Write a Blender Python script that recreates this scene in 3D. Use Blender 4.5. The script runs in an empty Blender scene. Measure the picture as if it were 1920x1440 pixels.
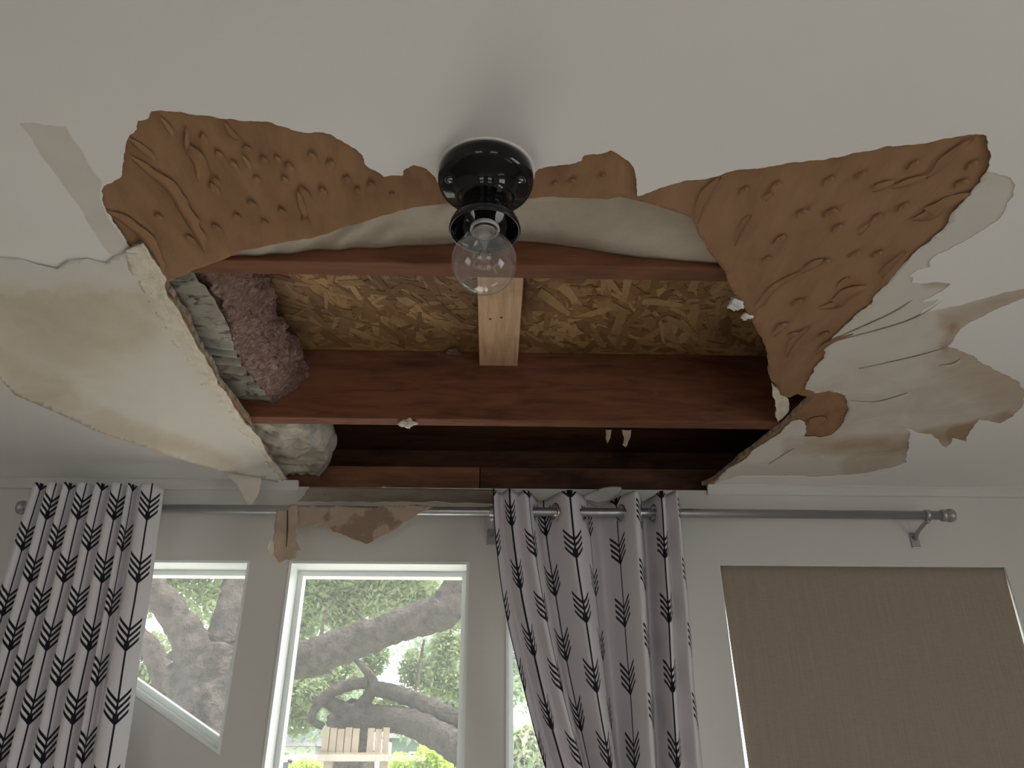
import bpy, bmesh, math, random
import numpy as np
from mathutils import Vector, Matrix, noise
from mathutils.geometry import delaunay_2d_cdt

# ------------------------------------------------------------------ camera, world, lights, exposure
scene = bpy.context.scene
COL = scene.collection
CAMZ, CEIL, WALLY = 1.704, 2.44, 2.03
FPX, PITCH, YAW = 1424.6, math.radians(27.408), math.radians(-1.589)
cam_d = bpy.data.cameras.new('camera'); cam = bpy.data.objects.new('camera', cam_d); COL.objects.link(cam)
cam.location = (0, 0, CAMZ); cam.rotation_euler = (math.pi / 2 + PITCH, 0, YAW)
cam_d.sensor_width = 36; cam_d.lens = FPX / 1920 * 36; cam_d.clip_start = 0.02; cam_d.clip_end = 200
scene.camera = cam

world = bpy.data.worlds.new('sky'); scene.world = world; world.use_nodes = True
bg = world.node_tree.nodes['Background']; bg.inputs[0].default_value = (0.90, 0.96, 1.0, 1); bg.inputs[1].default_value = 3.9

def light(name, kind, loc, rot, energy, color, size=None, sy=None):
    d = bpy.data.lights.new(name, kind); d.energy = energy; d.color = color
    if kind == 'AREA': d.shape = 'RECTANGLE'; d.size = size; d.size_y = sy
    if kind == 'SUN': d.angle = math.radians(4)
    o = bpy.data.objects.new(name, d); COL.objects.link(o); o.location = loc; o.rotation_euler = rot
    return o
light('sun', 'SUN', (0, 0, 30), (math.radians(28), 0, math.radians(75)), 9.0, (1, 0.95, 0.88))
# daylight entering by the two windows in the wall behind the camera
light('daylight_back', 'AREA', (-1.15, -3.6, 1.5), (math.radians(40), 0, 0), 34, (1.0, 0.97, 0.95), 1.2, 1.2)
light('daylight_back_right', 'AREA', (1.25, -3.6, 1.5), (math.radians(40), 0, 0), 34, (1.0, 0.97, 0.95), 1.2, 1.2)

# fill lamp added outside the right-hand wall to brighten that side
light('fill_right', 'AREA', (2.72, -.35, 1.45), (0, math.radians(75), 0), 7, (1.0, 0.96, 0.90), 1.1, 1.3)

vs = scene.view_settings
vs.view_transform = 'Standard'; vs.look = 'None'; vs.gamma = 1; vs.use_curve_mapping = False; vs.exposure = -0.2
scene.display_settings.display_device = 'sRGB'
cy = scene.cycles
cy.use_denoising = True; cy.max_bounces = 8; cy.diffuse_bounces = 5; cy.transparent_max_bounces = 16
cy.sample_clamp_indirect = 4.0; cy.caustics_reflective = False; cy.caustics_refractive = False

# ------------------------------------------------------------------ helpers
rng = random.Random(7)
def ray(px, py):
    a, b = (px - 960) / FPX, -(py - 720) / FPX
    c, s = math.cos(PITCH), math.sin(PITCH); r = (a, c - b * s, s + b * c)
    c, s = math.cos(YAW), math.sin(YAW)
    return Vector((r[0] * c - r[1] * s, r[0] * s + r[1] * c, r[2]))
def onz(px, py, z=CEIL):                    # point of the photograph on the horizontal plane z
    r = ray(px, py); k = (z - CAMZ) / r.z; return Vector((r.x * k, r.y * k, z))
def onY(px, py, Y):                         # point of the photograph on the upright plane Y
    r = ray(px, py); k = Y / r.y; return Vector((r.x * k, Y, CAMZ + r.z * k))
def cz(pts, z=CEIL): return [tuple(onz(x, y, z)[:2]) for x, y in pts]

ORG = {}
def root(name, loc, label, cat, group=None):
    o = bpy.data.objects.new(name, None); COL.objects.link(o); o.location = loc; o.empty_display_size = 0.05
    ORG[o.name] = Vector(loc); o['label'] = label; o['category'] = cat
    if group: o['group'] = group
    return o
def tag(o, label=None, cat=None, group=None, kind=None):
    if label: o['label'] = label
    if cat: o['category'] = cat
    if group: o['group'] = group
    if kind: o['kind'] = kind
    return o
def obj(name, verts, faces, mat, parent=None, smooth=False, mats=None, fmat=None):
    org = ORG.get(parent.name, Vector()) if parent else Vector()
    me = bpy.data.meshes.new(name)
    va = np.asarray([tuple(v) for v in verts], dtype=float) - np.array(org)
    me.from_pydata(va.tolist(), [], [tuple(int(i) for i in f) for f in faces])
    for m in (mats or [mat]): me.materials.append(m)
    if fmat is not None: me.polygons.foreach_set('material_index', np.asarray(fmat, dtype=np.int32))
    if smooth: me.polygons.foreach_set('use_smooth', np.ones(len(me.polygons), dtype=bool))
    me.update()
    o = bpy.data.objects.new(name, me); COL.objects.link(o)
    if parent: o.parent = parent; ORG[o.name] = org
    return o
def fix_normals(o):
    bm = bmesh.new(); bm.from_mesh(o.data); bmesh.ops.recalc_face_normals(bm, faces=bm.faces); bm.to_mesh(o.data); bm.free(); return o
def bevel(o, w, seg=2):
    bm = bmesh.new(); bm.from_mesh(o.data)
    bmesh.ops.bevel(bm, geom=[e for e in bm.edges], offset=w, segments=seg, affect='EDGES', profile=0.5, clamp_overlap=True)
    bm.to_mesh(o.data); bm.free(); return o
BF = [(0, 1, 3, 2), (4, 6, 7, 5), (0, 4, 5, 1), (2, 3, 7, 6), (0, 2, 6, 4), (1, 5, 7, 3)]
def box(name, a, b, mat, parent=None, bev=0):
    v = [(x, y, z) for x in (a[0], b[0]) for y in (a[1], b[1]) for z in (a[2], b[2])]
    o = fix_normals(obj(name, v, BF, mat, parent))
    return bevel(o, bev) if bev else o
def lathe(name, prof, c, mat, parent=None, n=48, smooth=True):
    v, f = [], []
    for r, z in prof:
        for i in range(n):
            a = 2 * math.pi * i / n; v.append((c[0] + r * math.cos(a), c[1] + r * math.sin(a), c[2] + z))
    for j in range(len(prof) - 1):
        for i in range(n):
            k = (i + 1) % n; f.append((j * n + i, j * n + k, (j + 1) * n + k, (j + 1) * n + i))
    if prof[0][0] > 1e-5: f.append(tuple(range(n)))
    if prof[-1][0] > 1e-5: f.append(tuple(range((len(prof) - 1) * n, len(prof) * n))[::-1])
    return fix_normals(obj(name, v, f, mat, parent, smooth))
def tube_data(pts, rad, n=10, rough=0.0, seed=0):
    P = [Vector(p) for p in pts]; v, f = [], []
    up = Vector((0.13, 0.31, 0.94)); prev = None
    for i, p in enumerate(P):
        t = (P[min(i + 1, len(P) - 1)] - P[max(i - 1, 0)]).normalized()
        a = t.cross(up); a = a.normalized() if a.length > 1e-4 else t.cross(Vector((1, 0, 0))).normalized()
        if prev is not None: a = (prev - t * prev.dot(t)).normalized()
        prev = a; b = t.cross(a); r = rad[i] if hasattr(rad, '__len__') else rad
        for k in range(n):
            q = 2 * math.pi * k / n; d = a * math.cos(q) + b * math.sin(q)
            rr = r
            if rough: rr = r * (1 + rough * noise.noise((p + d * r) * (2.2 / max(r, .05)) + Vector((seed, 0, 0))))
            v.append(p + d * rr)
    for i in range(len(P) - 1):
        for k in range(n):
            m = (k + 1) % n; f.append((i * n + k, i * n + m, (i + 1) * n + m, (i + 1) * n + k))
    f.append(tuple(range(n))[::-1]); f.append(tuple(range((len(P) - 1) * n, len(P) * n)))
    return v, f
def tube(name, pts, rad, mat, parent=None, n=10, smooth=True, rough=0, seed=0):
    v, f = tube_data(pts, rad, n, rough, seed); return obj(name, v, f, mat, parent, smooth)
def resample(pts, k):
    """Catmull-Rom through points of any dimension"""
    A = [np.array(p, dtype=float) for p in pts]; A = [2 * A[0] - A[1]] + A + [2 * A[-1] - A[-2]]; out = []
    for i in range(1, len(A) - 2):
        for j in range(k):
            t = j / k
            out.append(0.5 * ((2 * A[i]) + (A[i + 1] - A[i - 1]) * t + (2 * A[i - 1] - 5 * A[i] + 4 * A[i + 1] - A[i + 2]) * t * t + (3 * A[i] - A[i - 1] - 3 * A[i + 1] + A[i + 2]) * t ** 3))
    out.append(A[-2]); return out
def jag(poly, amp, lo, seed, closed=True):
    """break the edges of an outline up into small tears (amp relative to edge length, down to length lo)"""
    r = random.Random(seed); pts = [np.array(p, dtype=float) for p in poly]
    for _ in range(7):
        out = []; n = len(pts)
        for i in range(n if closed else n - 1):
            a, b = pts[i], pts[(i + 1) % n]; out.append(a); d = b - a; L = float(np.hypot(*d))
            if L > lo:
                nrm = np.array((-d[1], d[0])) / L
                out.append((a + b) / 2 + nrm * r.uniform(-1, 1) * min(amp * L, 0.008) + d * r.uniform(-.12, .12))
        if not closed: out.append(pts[-1])
        if len(out) == n: break
        pts = out
    return [tuple(p) for p in pts]
def pip(P, poly):
    x, y = P[:, 0], P[:, 1]; ins = np.zeros(len(P), bool); q = np.asarray(poly); n = len(q)
    for i in range(n):
        x1, y1 = q[i]; x2, y2 = q[i - 1]
        if y1 == y2: continue
        c = ((y1 > y) != (y2 > y)) & (x < (x2 - x1) * (y - y1) / (y2 - y1) + x1)
        ins ^= c
    return ins
def mesh2d(outer, holes=(), step=None, seed=0, area=None):
    """triangulate an outline with holes; step adds inner points (within area) for relief"""
    pts, edges = [], []
    for loop in [outer] + list(holes):
        s = len(pts); pts += [tuple(p) for p in loop]; n = len(loop)
        edges += [(s + i, s + (i + 1) % n) for i in range(n)]
    if step:
        o = np.asarray(area if area is not None else outer)
        gx, gy = np.meshgrid(np.arange(o[:, 0].min(), o[:, 0].max(), step), np.arange(o[:, 1].min(), o[:, 1].max(), step))
        G = np.stack([gx.ravel(), gy.ravel()], 1); G = G + np.random.RandomState(seed).uniform(-.3, .3, G.shape) * step
        k = pip(G, outer)
        for h in holes: k &= ~pip(G, h)
        pts += [tuple(p) for p in G[k]]
    vv, _, ff, *_ = delaunay_2d_cdt([Vector(p) for p in pts], edges, [], 0, 1e-6)
    V = np.array([tuple(v) for v in vv]); F = np.array([tuple(f) for f in ff if len(f) == 3])
    C = V[F].mean(1); k = pip(C, outer)
    for h in holes: k &= ~pip(C, h)
    F = F[k]; used = np.unique(F); mp = -np.ones(len(V), int); mp[used] = np.arange(len(used))
    V, F = V[used], mp[F]
    a = V[F[:, 1]] - V[F[:, 0]]; b = V[F[:, 2]] - V[F[:, 0]]
    neg = (a[:, 0] * b[:, 1] - a[:, 1] * b[:, 0]) < 0; F[neg] = F[neg][:, ::-1]
    E = {}
    for t in F:
        for i in range(3):
            e = (t[i], t[(i + 1) % 3])
            if (e[1], e[0]) in E: del E[(e[1], e[0])]
            else: E[e] = 1
    return V, F, list(E)
def slab(name, outer, holes, to3, thick, mat, parent=None, step=None, edge_mat=None, attr=None, smooth=False, seed=0, area=None):
    """to3(x, y) -> (visible face point, back direction): a sheet with a front, a back and edges"""
    V, F, B = mesh2d(outer, holes, step, seed, area); n = len(V)
    fr = [to3(x, y) for x, y in V]; front = [Vector(p) for p, _ in fr]; back = [Vector(p) + Vector(d) * thick for p, d in fr]
    faces = [tuple(t) for t in F] + [(t[0] + n, t[2] + n, t[1] + n) for t in F] + [(a, a + n, b + n, b) for a, b in B]
    fm = [0] * (2 * len(F)) + [1 if edge_mat else 0] * len(B)
    o = obj(name, front + back, faces, None, parent, False, [mat] + ([edge_mat] if edge_mat else []), fm)
    if smooth:
        s = np.zeros(len(faces), bool); s[:2 * len(F)] = True; o.data.polygons.foreach_set('use_smooth', s)
    fix_normals(o)
    if attr:
        A = np.array([attr(x, y) for x, y in V]); at = o.data.attributes.new('stain', 'FLOAT', 'POINT')
        at.data.foreach_set('value', np.concatenate([A, A]).astype(np.float32))
    return o
def flat_ceiling(z): return lambda x, y: ((x, y, z), (0, 0, 1))
def fbm(x, y, z=0, o=4): return noise.fractal(Vector((x, y, z)), 1.0, 2.0, o)

# ------------------------------------------------------------------ materials
class NT:
    def __init__(s, name):
        s.m = bpy.data.materials.new(name); s.m.use_nodes = True; s.t = s.m.node_tree
        s.b = s.t.nodes['Principled BSDF']; s.out = s.t.nodes['Material Output']
    def n(s, typ, **kw):
        x = s.t.nodes.new(typ)
        for k, v in kw.items(): setattr(x, k, v)
        return x
    def l(s, a, b): s.t.links.new(a, b)
    def coord(s, scale=(1, 1, 1), kind='Object', rot=(0, 0, 0)):
        c = s.n('ShaderNodeTexCoord'); m = s.n('ShaderNodeMapping'); m.inputs['Scale'].default_value = scale; m.inputs['Rotation'].default_value = rot
        s.l(c.outputs[kind], m.inputs[0]); return m.outputs[0]
    def noise(s, co, scale, detail=4, rough=.55, dist=0):
        x = s.n('ShaderNodeTexNoise'); x.inputs['Scale'].default_value = scale; x.inputs['Detail'].default_value = detail
        x.inputs['Roughness'].default_value = rough; x.inputs['Distortion'].default_value = dist; s.l(co, x.inputs[0]); return x.outputs['Fac']
    def ramp(s, fac, stops):
        x = s.n('ShaderNodeValToRGB'); e = x.color_ramp.elements
        while len(e) < len(stops): e.new(.5)
        for k, (p, c) in enumerate(stops): e[k].position = p; e[k].color = (*c, 1) if len(c) == 3 else c
        s.l(fac, x.inputs[0]); return x.outputs[0]
    def mix(s, fac, a, b, blend='MIX'):
        x = s.n('ShaderNodeMix', data_type='RGBA', blend_type=blend)
        for i, v in ((0, fac), (6, a), (7, b)):
            if hasattr(v, 'links'): s.l(v, x.inputs[i])
            else: x.inputs[i].default_value = (*v, 1) if isinstance(v, tuple) else v
        return x.outputs[2]
    def mth(s, op, a, b=0.0, c=0.0):
        x = s.n('ShaderNodeMath', operation=op)
        for i, v in ((0, a), (1, b), (2, c)):
            if hasattr(v, 'links'): s.l(v, x.inputs[i])
            else: x.inputs[i].default_value = v
        return x.outputs[0]
    def bump(s, h, strength=.3, dist=.002):
        x = s.n('ShaderNodeBump'); x.inputs['Strength'].default_value = strength; x.inputs['Distance'].default_value = dist
        s.l(h, x.inputs['Height']); s.l(x.outputs[0], s.b.inputs['Normal']); return x
    def color(s, c):
        if hasattr(c, 'links'): s.l(c, s.b.inputs['Base Color'])
        else: s.b.inputs['Base Color'].default_value = (*c, 1)
    def set(s, rough=.6, metal=0, spec=.3):
        s.b.inputs['Roughness'].default_value = rough; s.b.inputs['Metallic'].default_value = metal; s.b.inputs['Specular IOR Level'].default_value = spec; return s.m
def plain(name, c, rough=.6, metal=0, spec=.3, var=.0, scale=20, bump=0, bscale=200, bdist=.001):
    k = NT(name)
    if var:
        co = k.coord(); k.color(k.ramp(k.noise(co, scale, 5), [(.3, tuple(v * (1 - var) for v in c)), (.7, tuple(min(1, v * (1 + var)) for v in c))]))
    else: k.color(c)
    if bump: k.bump(k.noise(k.coord(), bscale, 3), bump, bdist)
    return k.set(rough, metal, spec)
M = {}
M['paint'] = plain('ceiling_paint', (.80, .775, .745), .75, var=.02, scale=3, bump=.25, bscale=120, bdist=.0008)
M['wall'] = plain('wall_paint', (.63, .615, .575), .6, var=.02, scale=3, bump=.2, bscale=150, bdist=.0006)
M['white'] = plain('white_gloss_paint', (.82, .85, .83), .35, spec=.5)
M['gypsum'] = plain('gypsum_edge', (.33, .27, .20), .9, var=.6, scale=60, bump=.6, bscale=150, bdist=.003)
M['tape'] = plain('joint_compound', (.70, .63, .51), .85, var=.12, scale=35, bump=.8, bscale=70, bdist=.004)
M['floor'] = plain('floor_wood', (.44, .38, .33), .45, var=.15, scale=6)
M['black'] = plain('black_porcelain', (.004, .004, .005), .08, spec=.4)
M['brass'] = plain('bulb_screw_metal', (.30, .28, .25), .35, metal=1)
M['ceramic'] = plain('socket_collar', (.55, .53, .50), .4)
M['rod'] = plain('brushed_nickel', (.42, .42, .42), .38, metal=.8, var=.05)
M['grommet'] = plain('grommet_metal', (.75, .75, .74), .22, metal=1)
M['cleat'] = None
def wood(name, c1, c2, ring=9, along='X', dark=.5, rough=.75):
    k = NT(name); sc = {'X': (1.2, ring, ring), 'Y': (ring, 1.2, ring), 'Z': (ring, ring, 1.2)}[along]
    co = k.coord(sc); g = k.noise(co, 5, 6, .6, .8); col = k.ramp(g, [(.28, c2), (.55, c1), (.75, tuple(v * 1.12 for v in c1))])
    st = k.noise(k.coord((1, 2, 2)), 4.5, 3, .6); dk = k.ramp(st, [(.52, (0, 0, 0)), (.72, (dark, dark, dark))])
    col = k.mix(dk, col, tuple(v * .25 for v in c2)); k.color(col); k.bump(g, .35, .002); return k.set(rough)
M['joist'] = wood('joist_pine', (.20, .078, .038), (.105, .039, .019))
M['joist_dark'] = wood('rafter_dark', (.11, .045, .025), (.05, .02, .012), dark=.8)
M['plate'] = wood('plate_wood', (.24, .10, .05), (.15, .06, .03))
M['cleat'] = wood('block_pine', (.62, .41, .25), (.46, .28, .15), ring=16, along='Y', dark=.25)
M['fence'] = wood('weathered_boards', (.34, .27, .20), (.22, .17, .125), along='Z', dark=.2)
M['bark'] = plain('oak_bark', (.058, .046, .039), .95, var=.65, scale=11, bump=1.0, bscale=22, bdist=.05)
# torn brown inner paper of the plasterboard
k = NT('brown_board_paper'); co = k.coord((1, .32, 1)); n1 = k.noise(co, 26, 6, .6, .4); n2 = k.noise(k.coord(), 3.2, 3)
col = k.ramp(n1, [(.25, (.235, .130, .070)), (.5, (.30, .172, .094)), (.75, (.345, .205, .115))])
col = k.mix(k.ramp(n2, [(.45, (0, 0, 0)), (.75, (.5, .5, .5))]), col, (.36, .22, .13)); k.color(col)
k.bump(n1, .55, .004); M['brown'] = k.set(.95, spec=.1)
# stained peeling paint and paper: amount of stain stored per vertex
def stained(name, clean, stain, dark):
    k = NT(name); at = k.n('ShaderNodeAttribute', attribute_name='stain'); nz = k.noise(k.coord(), 9, 5, .6, .6)
    f = k.mth('ADD', at.outputs['Fac'], k.mth('MULTIPLY', k.mth('SUBTRACT', nz, .5), .55))
    col = k.ramp(f, [(.0, tuple(v * (1.03, 1.07, 1.16)[i] for i, v in enumerate(clean))), (.16, tuple(v * (1.02, 1.05, 1.12)[i] for i, v in enumerate(clean))), (.36, clean), (.60, stain), (.95, dark)]); k.color(col)
    k.bump(k.noise(k.coord((1, .6, 1)), 45, 4), .35, .0015); return k.set(.85, spec=.15)
M['stained'] = stained('stained_paper', (.68, .635, .55), (.60, .53, .425), (.47, .365, .25))
M['peel'] = stained('peeled_face_paper', (.64, .59, .52), (.52, .445, .355), (.36, .25, .165))
M['peel_edge'] = plain('peeled_paper_edge', (.60, .55, .48), .9)
M['film'] = plain('bare_primer', (.66, .61, .555), .85, var=.04, scale=14, bump=.2, bscale=80)
M['flap'] = plain('hanging_paper', (.46, .36, .275), .9, var=.2, scale=16, bump=.4, bscale=60, bdist=.002)
M['flap_light'] = plain('hanging_paper_pale', (.74, .67, .56), .9, var=.06, scale=12, bump=.3, bscale=60)
M['flap_white'] = plain('hanging_paint_white', (.80, .78, .74), .85, bump=.3, bscale=60)
# insulation
k = NT('fibre'); c = k.coord(); n1 = k.noise(c, 55, 6, .7, 1.2); n2 = k.noise(c, 16, 3)
col = k.ramp(n1, [(.3, (.18, .112, .092)), (.52, (.33, .215, .18)), (.75, (.60, .46, .41))]); k.color(k.mix(k.ramp(n2, [(.5, (0, 0, 0)), (.8, (.6, .6, .6))]), col, (.16, .075, .055)))
k.bump(n1, 1.0, .012); M['fibre'] = k.set(1, spec=.05)
def facing(name, c1, c2, mold, blue):
    k = NT(name); n1 = k.noise(k.coord((1, 1, 1)), 7, 5, .6, .7); col = k.ramp(n1, [(.3, c2), (.65, c1)])
    md = k.ramp(k.noise(k.coord((1, 2, 1)), 22, 5, .65, .5), [(.52, (0, 0, 0)), (.62, (mold, mold, mold))]); col = k.mix(md, col, (.035, .03, .025))
    if blue:
        w = k.n('ShaderNodeTexWave'); w.inputs['Scale'].default_value = 9; w.inputs['Distortion'].default_value = 2; k.l(k.coord((.15, 1, 1)), w.inputs[0])
        bl = k.ramp(k.noise(k.coord(), 8, 2), [(.60, (0, 0, 0)), (.66, (.7, .7, .7))]); col = k.mix(k.mth('MULTIPLY', bl, w.outputs['Fac']), col, (.10, .17, .25))
    k.color(col); k.bump(k.noise(k.coord((1, 1.6, 1)), 38, 4, .6, .6), .5, .004); return k.set(.6, spec=.3)
M['membrane'] = facing('kraft_membrane', (.50, .43, .345), (.38, .32, .25), .0, False)
M['facing'] = facing('batt_facing', (.34, .31, .26), (.20, .18, .15), .9, True)
M['facing2'] = facing('batt_facing_pale', (.58, .52, .43), (.40, .35, .28), .25, True)
# oriented strand board: strands carry their own tone
k = NT('strand_board'); n1 = k.noise(k.coord((1, 1.6, 1), rot=(0, 0, .5)), 16, 5, .6, 1.2); col = k.ramp(n1, [(.3, (.17, .085, .032)), (.5, (.34, .19, .075)), (.72, (.52, .34, .16))])
n2 = k.noise(k.coord(), 2.6, 4); col = k.mix(k.ramp(n2, [(.50, (0, 0, 0)), (.68, (.75, .75, .75))]), col, (.07, .032, .018)); k.color(col); k.bump(n1, .4, .003); M['osb'] = k.set(.75)
k = NT('wood_strands'); at = k.n('ShaderNodeAttribute', attribute_name='tone'); n1 = k.noise(k.coord((1, 1, 1)), 90, 4, .6, .5)
f = k.mth('ADD', k.mth('MULTIPLY', n1, .5), k.mth('MULTIPLY', at.outputs['Fac'], .75)); col = k.ramp(f, [(.15, (.17, .085, .034)), (.6, (.29, .165, .068)), (1.0, (.47, .31, .145))])
n2 = k.noise(k.coord(), 2.6, 4); col = k.mix(k.ramp(n2, [(.50, (0, 0, 0)), (.68, (.75, .75, .75))]), col, (.07, .032, .018)); k.color(col); k.bump(n1, .3, .002); M['strand'] = k.set(.7)
# curtain print (flat print in cloth coordinates, metres)
k = NT('curtain_arrow_print'); PC, PV = .105, .158
uv = k.n('ShaderNodeUVMap', uv_map='cloth'); sp = k.n('ShaderNodeSeparateXYZ'); k.l(uv.outputs[0], sp.inputs[0])
U = k.mth('DIVIDE', sp.outputs[0], PC); ci = k.mth('FLOOR', k.mth('ADD', U, .5)); du = k.mth('MULTIPLY', k.mth('ABSOLUTE', k.mth('SUBTRACT', U, ci)), PC)
par = k.mth('ABSOLUTE', k.mth('FLOORED_MODULO', ci, 2.0)); vv_ = k.mth('ADD', k.mth('DIVIDE', sp.outputs[1], PV), k.mth('MULTIPLY', par, .5))
fv = k.mth('MULTIPLY', k.mth('FRACT', vv_), PV)
w = k.mth('SUBTRACT', fv, k.mth('MULTIPLY', du, 1.05)); inw = k.mth('MULTIPLY', k.mth('GREATER_THAN', w, 0.0), k.mth('LESS_THAN', w, .0585))
stripe = k.mth('LESS_THAN', k.mth('FRACT', k.mth('DIVIDE', w, .0150)), .52)
chev = k.mth('MULTIPLY', k.mth('MULTIPLY', inw, stripe), k.mth('LESS_THAN', du, .029))
ink = k.mth('MAXIMUM', chev, k.mth('LESS_THAN', du, .0021)); tip = k.mth('MULTIPLY', k.mth('LESS_THAN', du, .006), k.mth('MULTIPLY', k.mth('GREATER_THAN', w, 0.0), k.mth('LESS_THAN', w, .02)))
ink = k.mth('MAXIMUM', ink, tip)
k.color(k.mix(ink, (.76, .73, .75), (.012, .012, .020))); k.bump(k.noise(k.coord(), 400, 2), .15, .0006); k.set(.8, spec=.2)
tr = k.n('ShaderNodeBsdfTranslucent'); tr.inputs[0].default_value = (.55, .55, .6, 1); mx = k.n('ShaderNodeMixShader'); mx.inputs[0].default_value = .06
k.l(k.b.outputs[0], mx.inputs[1]); k.l(tr.outputs[0], mx.inputs[2]); k.l(mx.outputs[0], k.out.inputs[0]); M['curtain'] = k.m
k = NT('shade_linen'); n1 = k.noise(k.coord((4, 1, 60)), 12, 3); n3 = k.noise(k.coord((60, 1, 1.5)), 4, 3); g = k.mth('ADD', k.mth('MULTIPLY', n1, .5), k.mth('MULTIPLY', n3, .5))
k.color(k.ramp(g, [(.35, (.30, .245, .195)), (.65, (.37, .305, .245))])); k.bump(g, .2, .001); k.set(.9, spec=.1)
tr = k.n('ShaderNodeBsdfTranslucent'); tr.inputs[0].default_value = (.45, .36, .28, 1); mx = k.n('ShaderNodeMixShader'); mx.inputs[0].default_value = .05
k.l(k.b.outputs[0], mx.inputs[1]); k.l(tr.outputs[0], mx.inputs[2]); k.l(mx.outputs[0], k.out.inputs[0]); M['linen'] = k.m
def clear(name, film, tint=(1, 1, 1), rough=.0, ior=1.45):
    k = NT(name); t = k.n('ShaderNodeBsdfTransparent'); t.inputs[0].default_value = (*tint, 1); g = k.n('ShaderNodeBsdfGlossy'); g.inputs['Roughness'].default_value = rough
    lw = k.n('ShaderNodeLayerWeight'); lw.inputs[0].default_value = .5; fr_ = k.mth('MULTIPLY_ADD', k.mth('POWER', lw.outputs['Facing'], 3.0), .55, .06); m1 = k.n('ShaderNodeMixShader'); k.l(fr_, m1.inputs[0]); k.l(t.outputs[0], m1.inputs[1]); k.l(g.outputs[0], m1.inputs[2])
    d = k.n('ShaderNodeBsdfTranslucent'); d.inputs[0].default_value = (.9, .92, .93, 1); d2 = k.n('ShaderNodeBsdfDiffuse'); d2.inputs[0].default_value = (.75, .75, .74, 1)
    md = k.n('ShaderNodeMixShader'); md.inputs[0].default_value = .4; k.l(d.outputs[0], md.inputs[1]); k.l(d2.outputs[0], md.inputs[2])
    m2 = k.n('ShaderNodeMixShader'); m2.inputs[0].default_value = film; k.l(m1.outputs[0], m2.inputs[1]); k.l(md.outputs[0], m2.inputs[2]); k.l(m2.outputs[0], k.out.inputs[0]); return k.m
M['glass'] = clear('dusty_window_glass', .11)
M['bulb'] = clear('bulb_glass', .075, ior=1.5)
def leafmat(name, c1, c2, tr=.45):
    k = NT(name); at = k.n('ShaderNodeAttribute', attribute_name='tone'); col = k.ramp(at.outputs['Fac'], [(0, c1), (1, c2)])
    d = k.n('ShaderNodeBsdfDiffuse'); t = k.n('ShaderNodeBsdfTranslucent'); k.l(col, d.inputs[0]); k.l(col, t.inputs[0]); m = k.n('ShaderNodeMixShader'); m.inputs[0].default_value = tr
    k.l(d.outputs[0], m.inputs[1]); k.l(t.outputs[0], m.inputs[2]); k.l(m.outputs[0], k.out.inputs[0]); return k.m
M['leaf'] = leafmat('oak_leaves', (.20, .27, .14), (.46, .52, .30))
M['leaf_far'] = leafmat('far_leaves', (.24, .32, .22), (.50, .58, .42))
M['leaf_lime'] = leafmat('lime_leaves', (.42, .58, .12), (.72, .80, .28))
M['leaf_pink'] = leafmat('blossom_leaves', (.26, .44, .20), (.66, .58, .46))
M['ground'] = plain('lawn', (.34, .38, .22), .95, var=.3, scale=2)
M['house'] = plain('siding', (.74, .74, .74), .7); M['roof'] = plain('shingle_grey', (.22, .21, .22), .9, var=.2, scale=8); M['house_green'] = plain('green_siding', (.22, .29, .28), .7)
M['darkglass'] = plain('dark_pane', (.05, .07, .08), .1, spec=.6)

# ------------------------------------------------------------------ structure: the room
RX0, RX1, RY0 = -2.3, 2.5, -3.2
ROOFZ = 2.637
def S(o): o['kind'] = 'structure'; return o
S(box('floor', (RX0 - .15, RY0 - .15, -.1), (RX1 + .15, WALLY + .14, 0), M['floor']))
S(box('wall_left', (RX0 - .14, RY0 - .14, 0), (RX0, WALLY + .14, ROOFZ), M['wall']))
rw = [(-1.0, .8), (.3, .8), (.3, 1.9), (-1.0, 1.9)]  # unseen opening added to let the right fill lamp in
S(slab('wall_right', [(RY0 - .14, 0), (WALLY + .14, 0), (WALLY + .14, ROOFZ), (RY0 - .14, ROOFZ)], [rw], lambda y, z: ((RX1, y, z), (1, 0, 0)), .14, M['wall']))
def upright(Y0, Y1): return lambda x, z: ((x, Y0, z), (0, 1 if Y1 > Y0 else -1, 0))
bw = [(-1.75, .35), (-.55, .35), (-.55, 1.35), (-1.75, 1.35)]; bw2 = [(.65, .35), (1.85, .35), (1.85, 1.35), (.65, 1.35)]
S(slab('wall_back', [(RX0, 0), (RX1, 0), (RX1, ROOFZ), (RX0, ROOFZ)], [bw, bw2], upright(RY0, RY0 - 1), .14, M['wall']))
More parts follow.
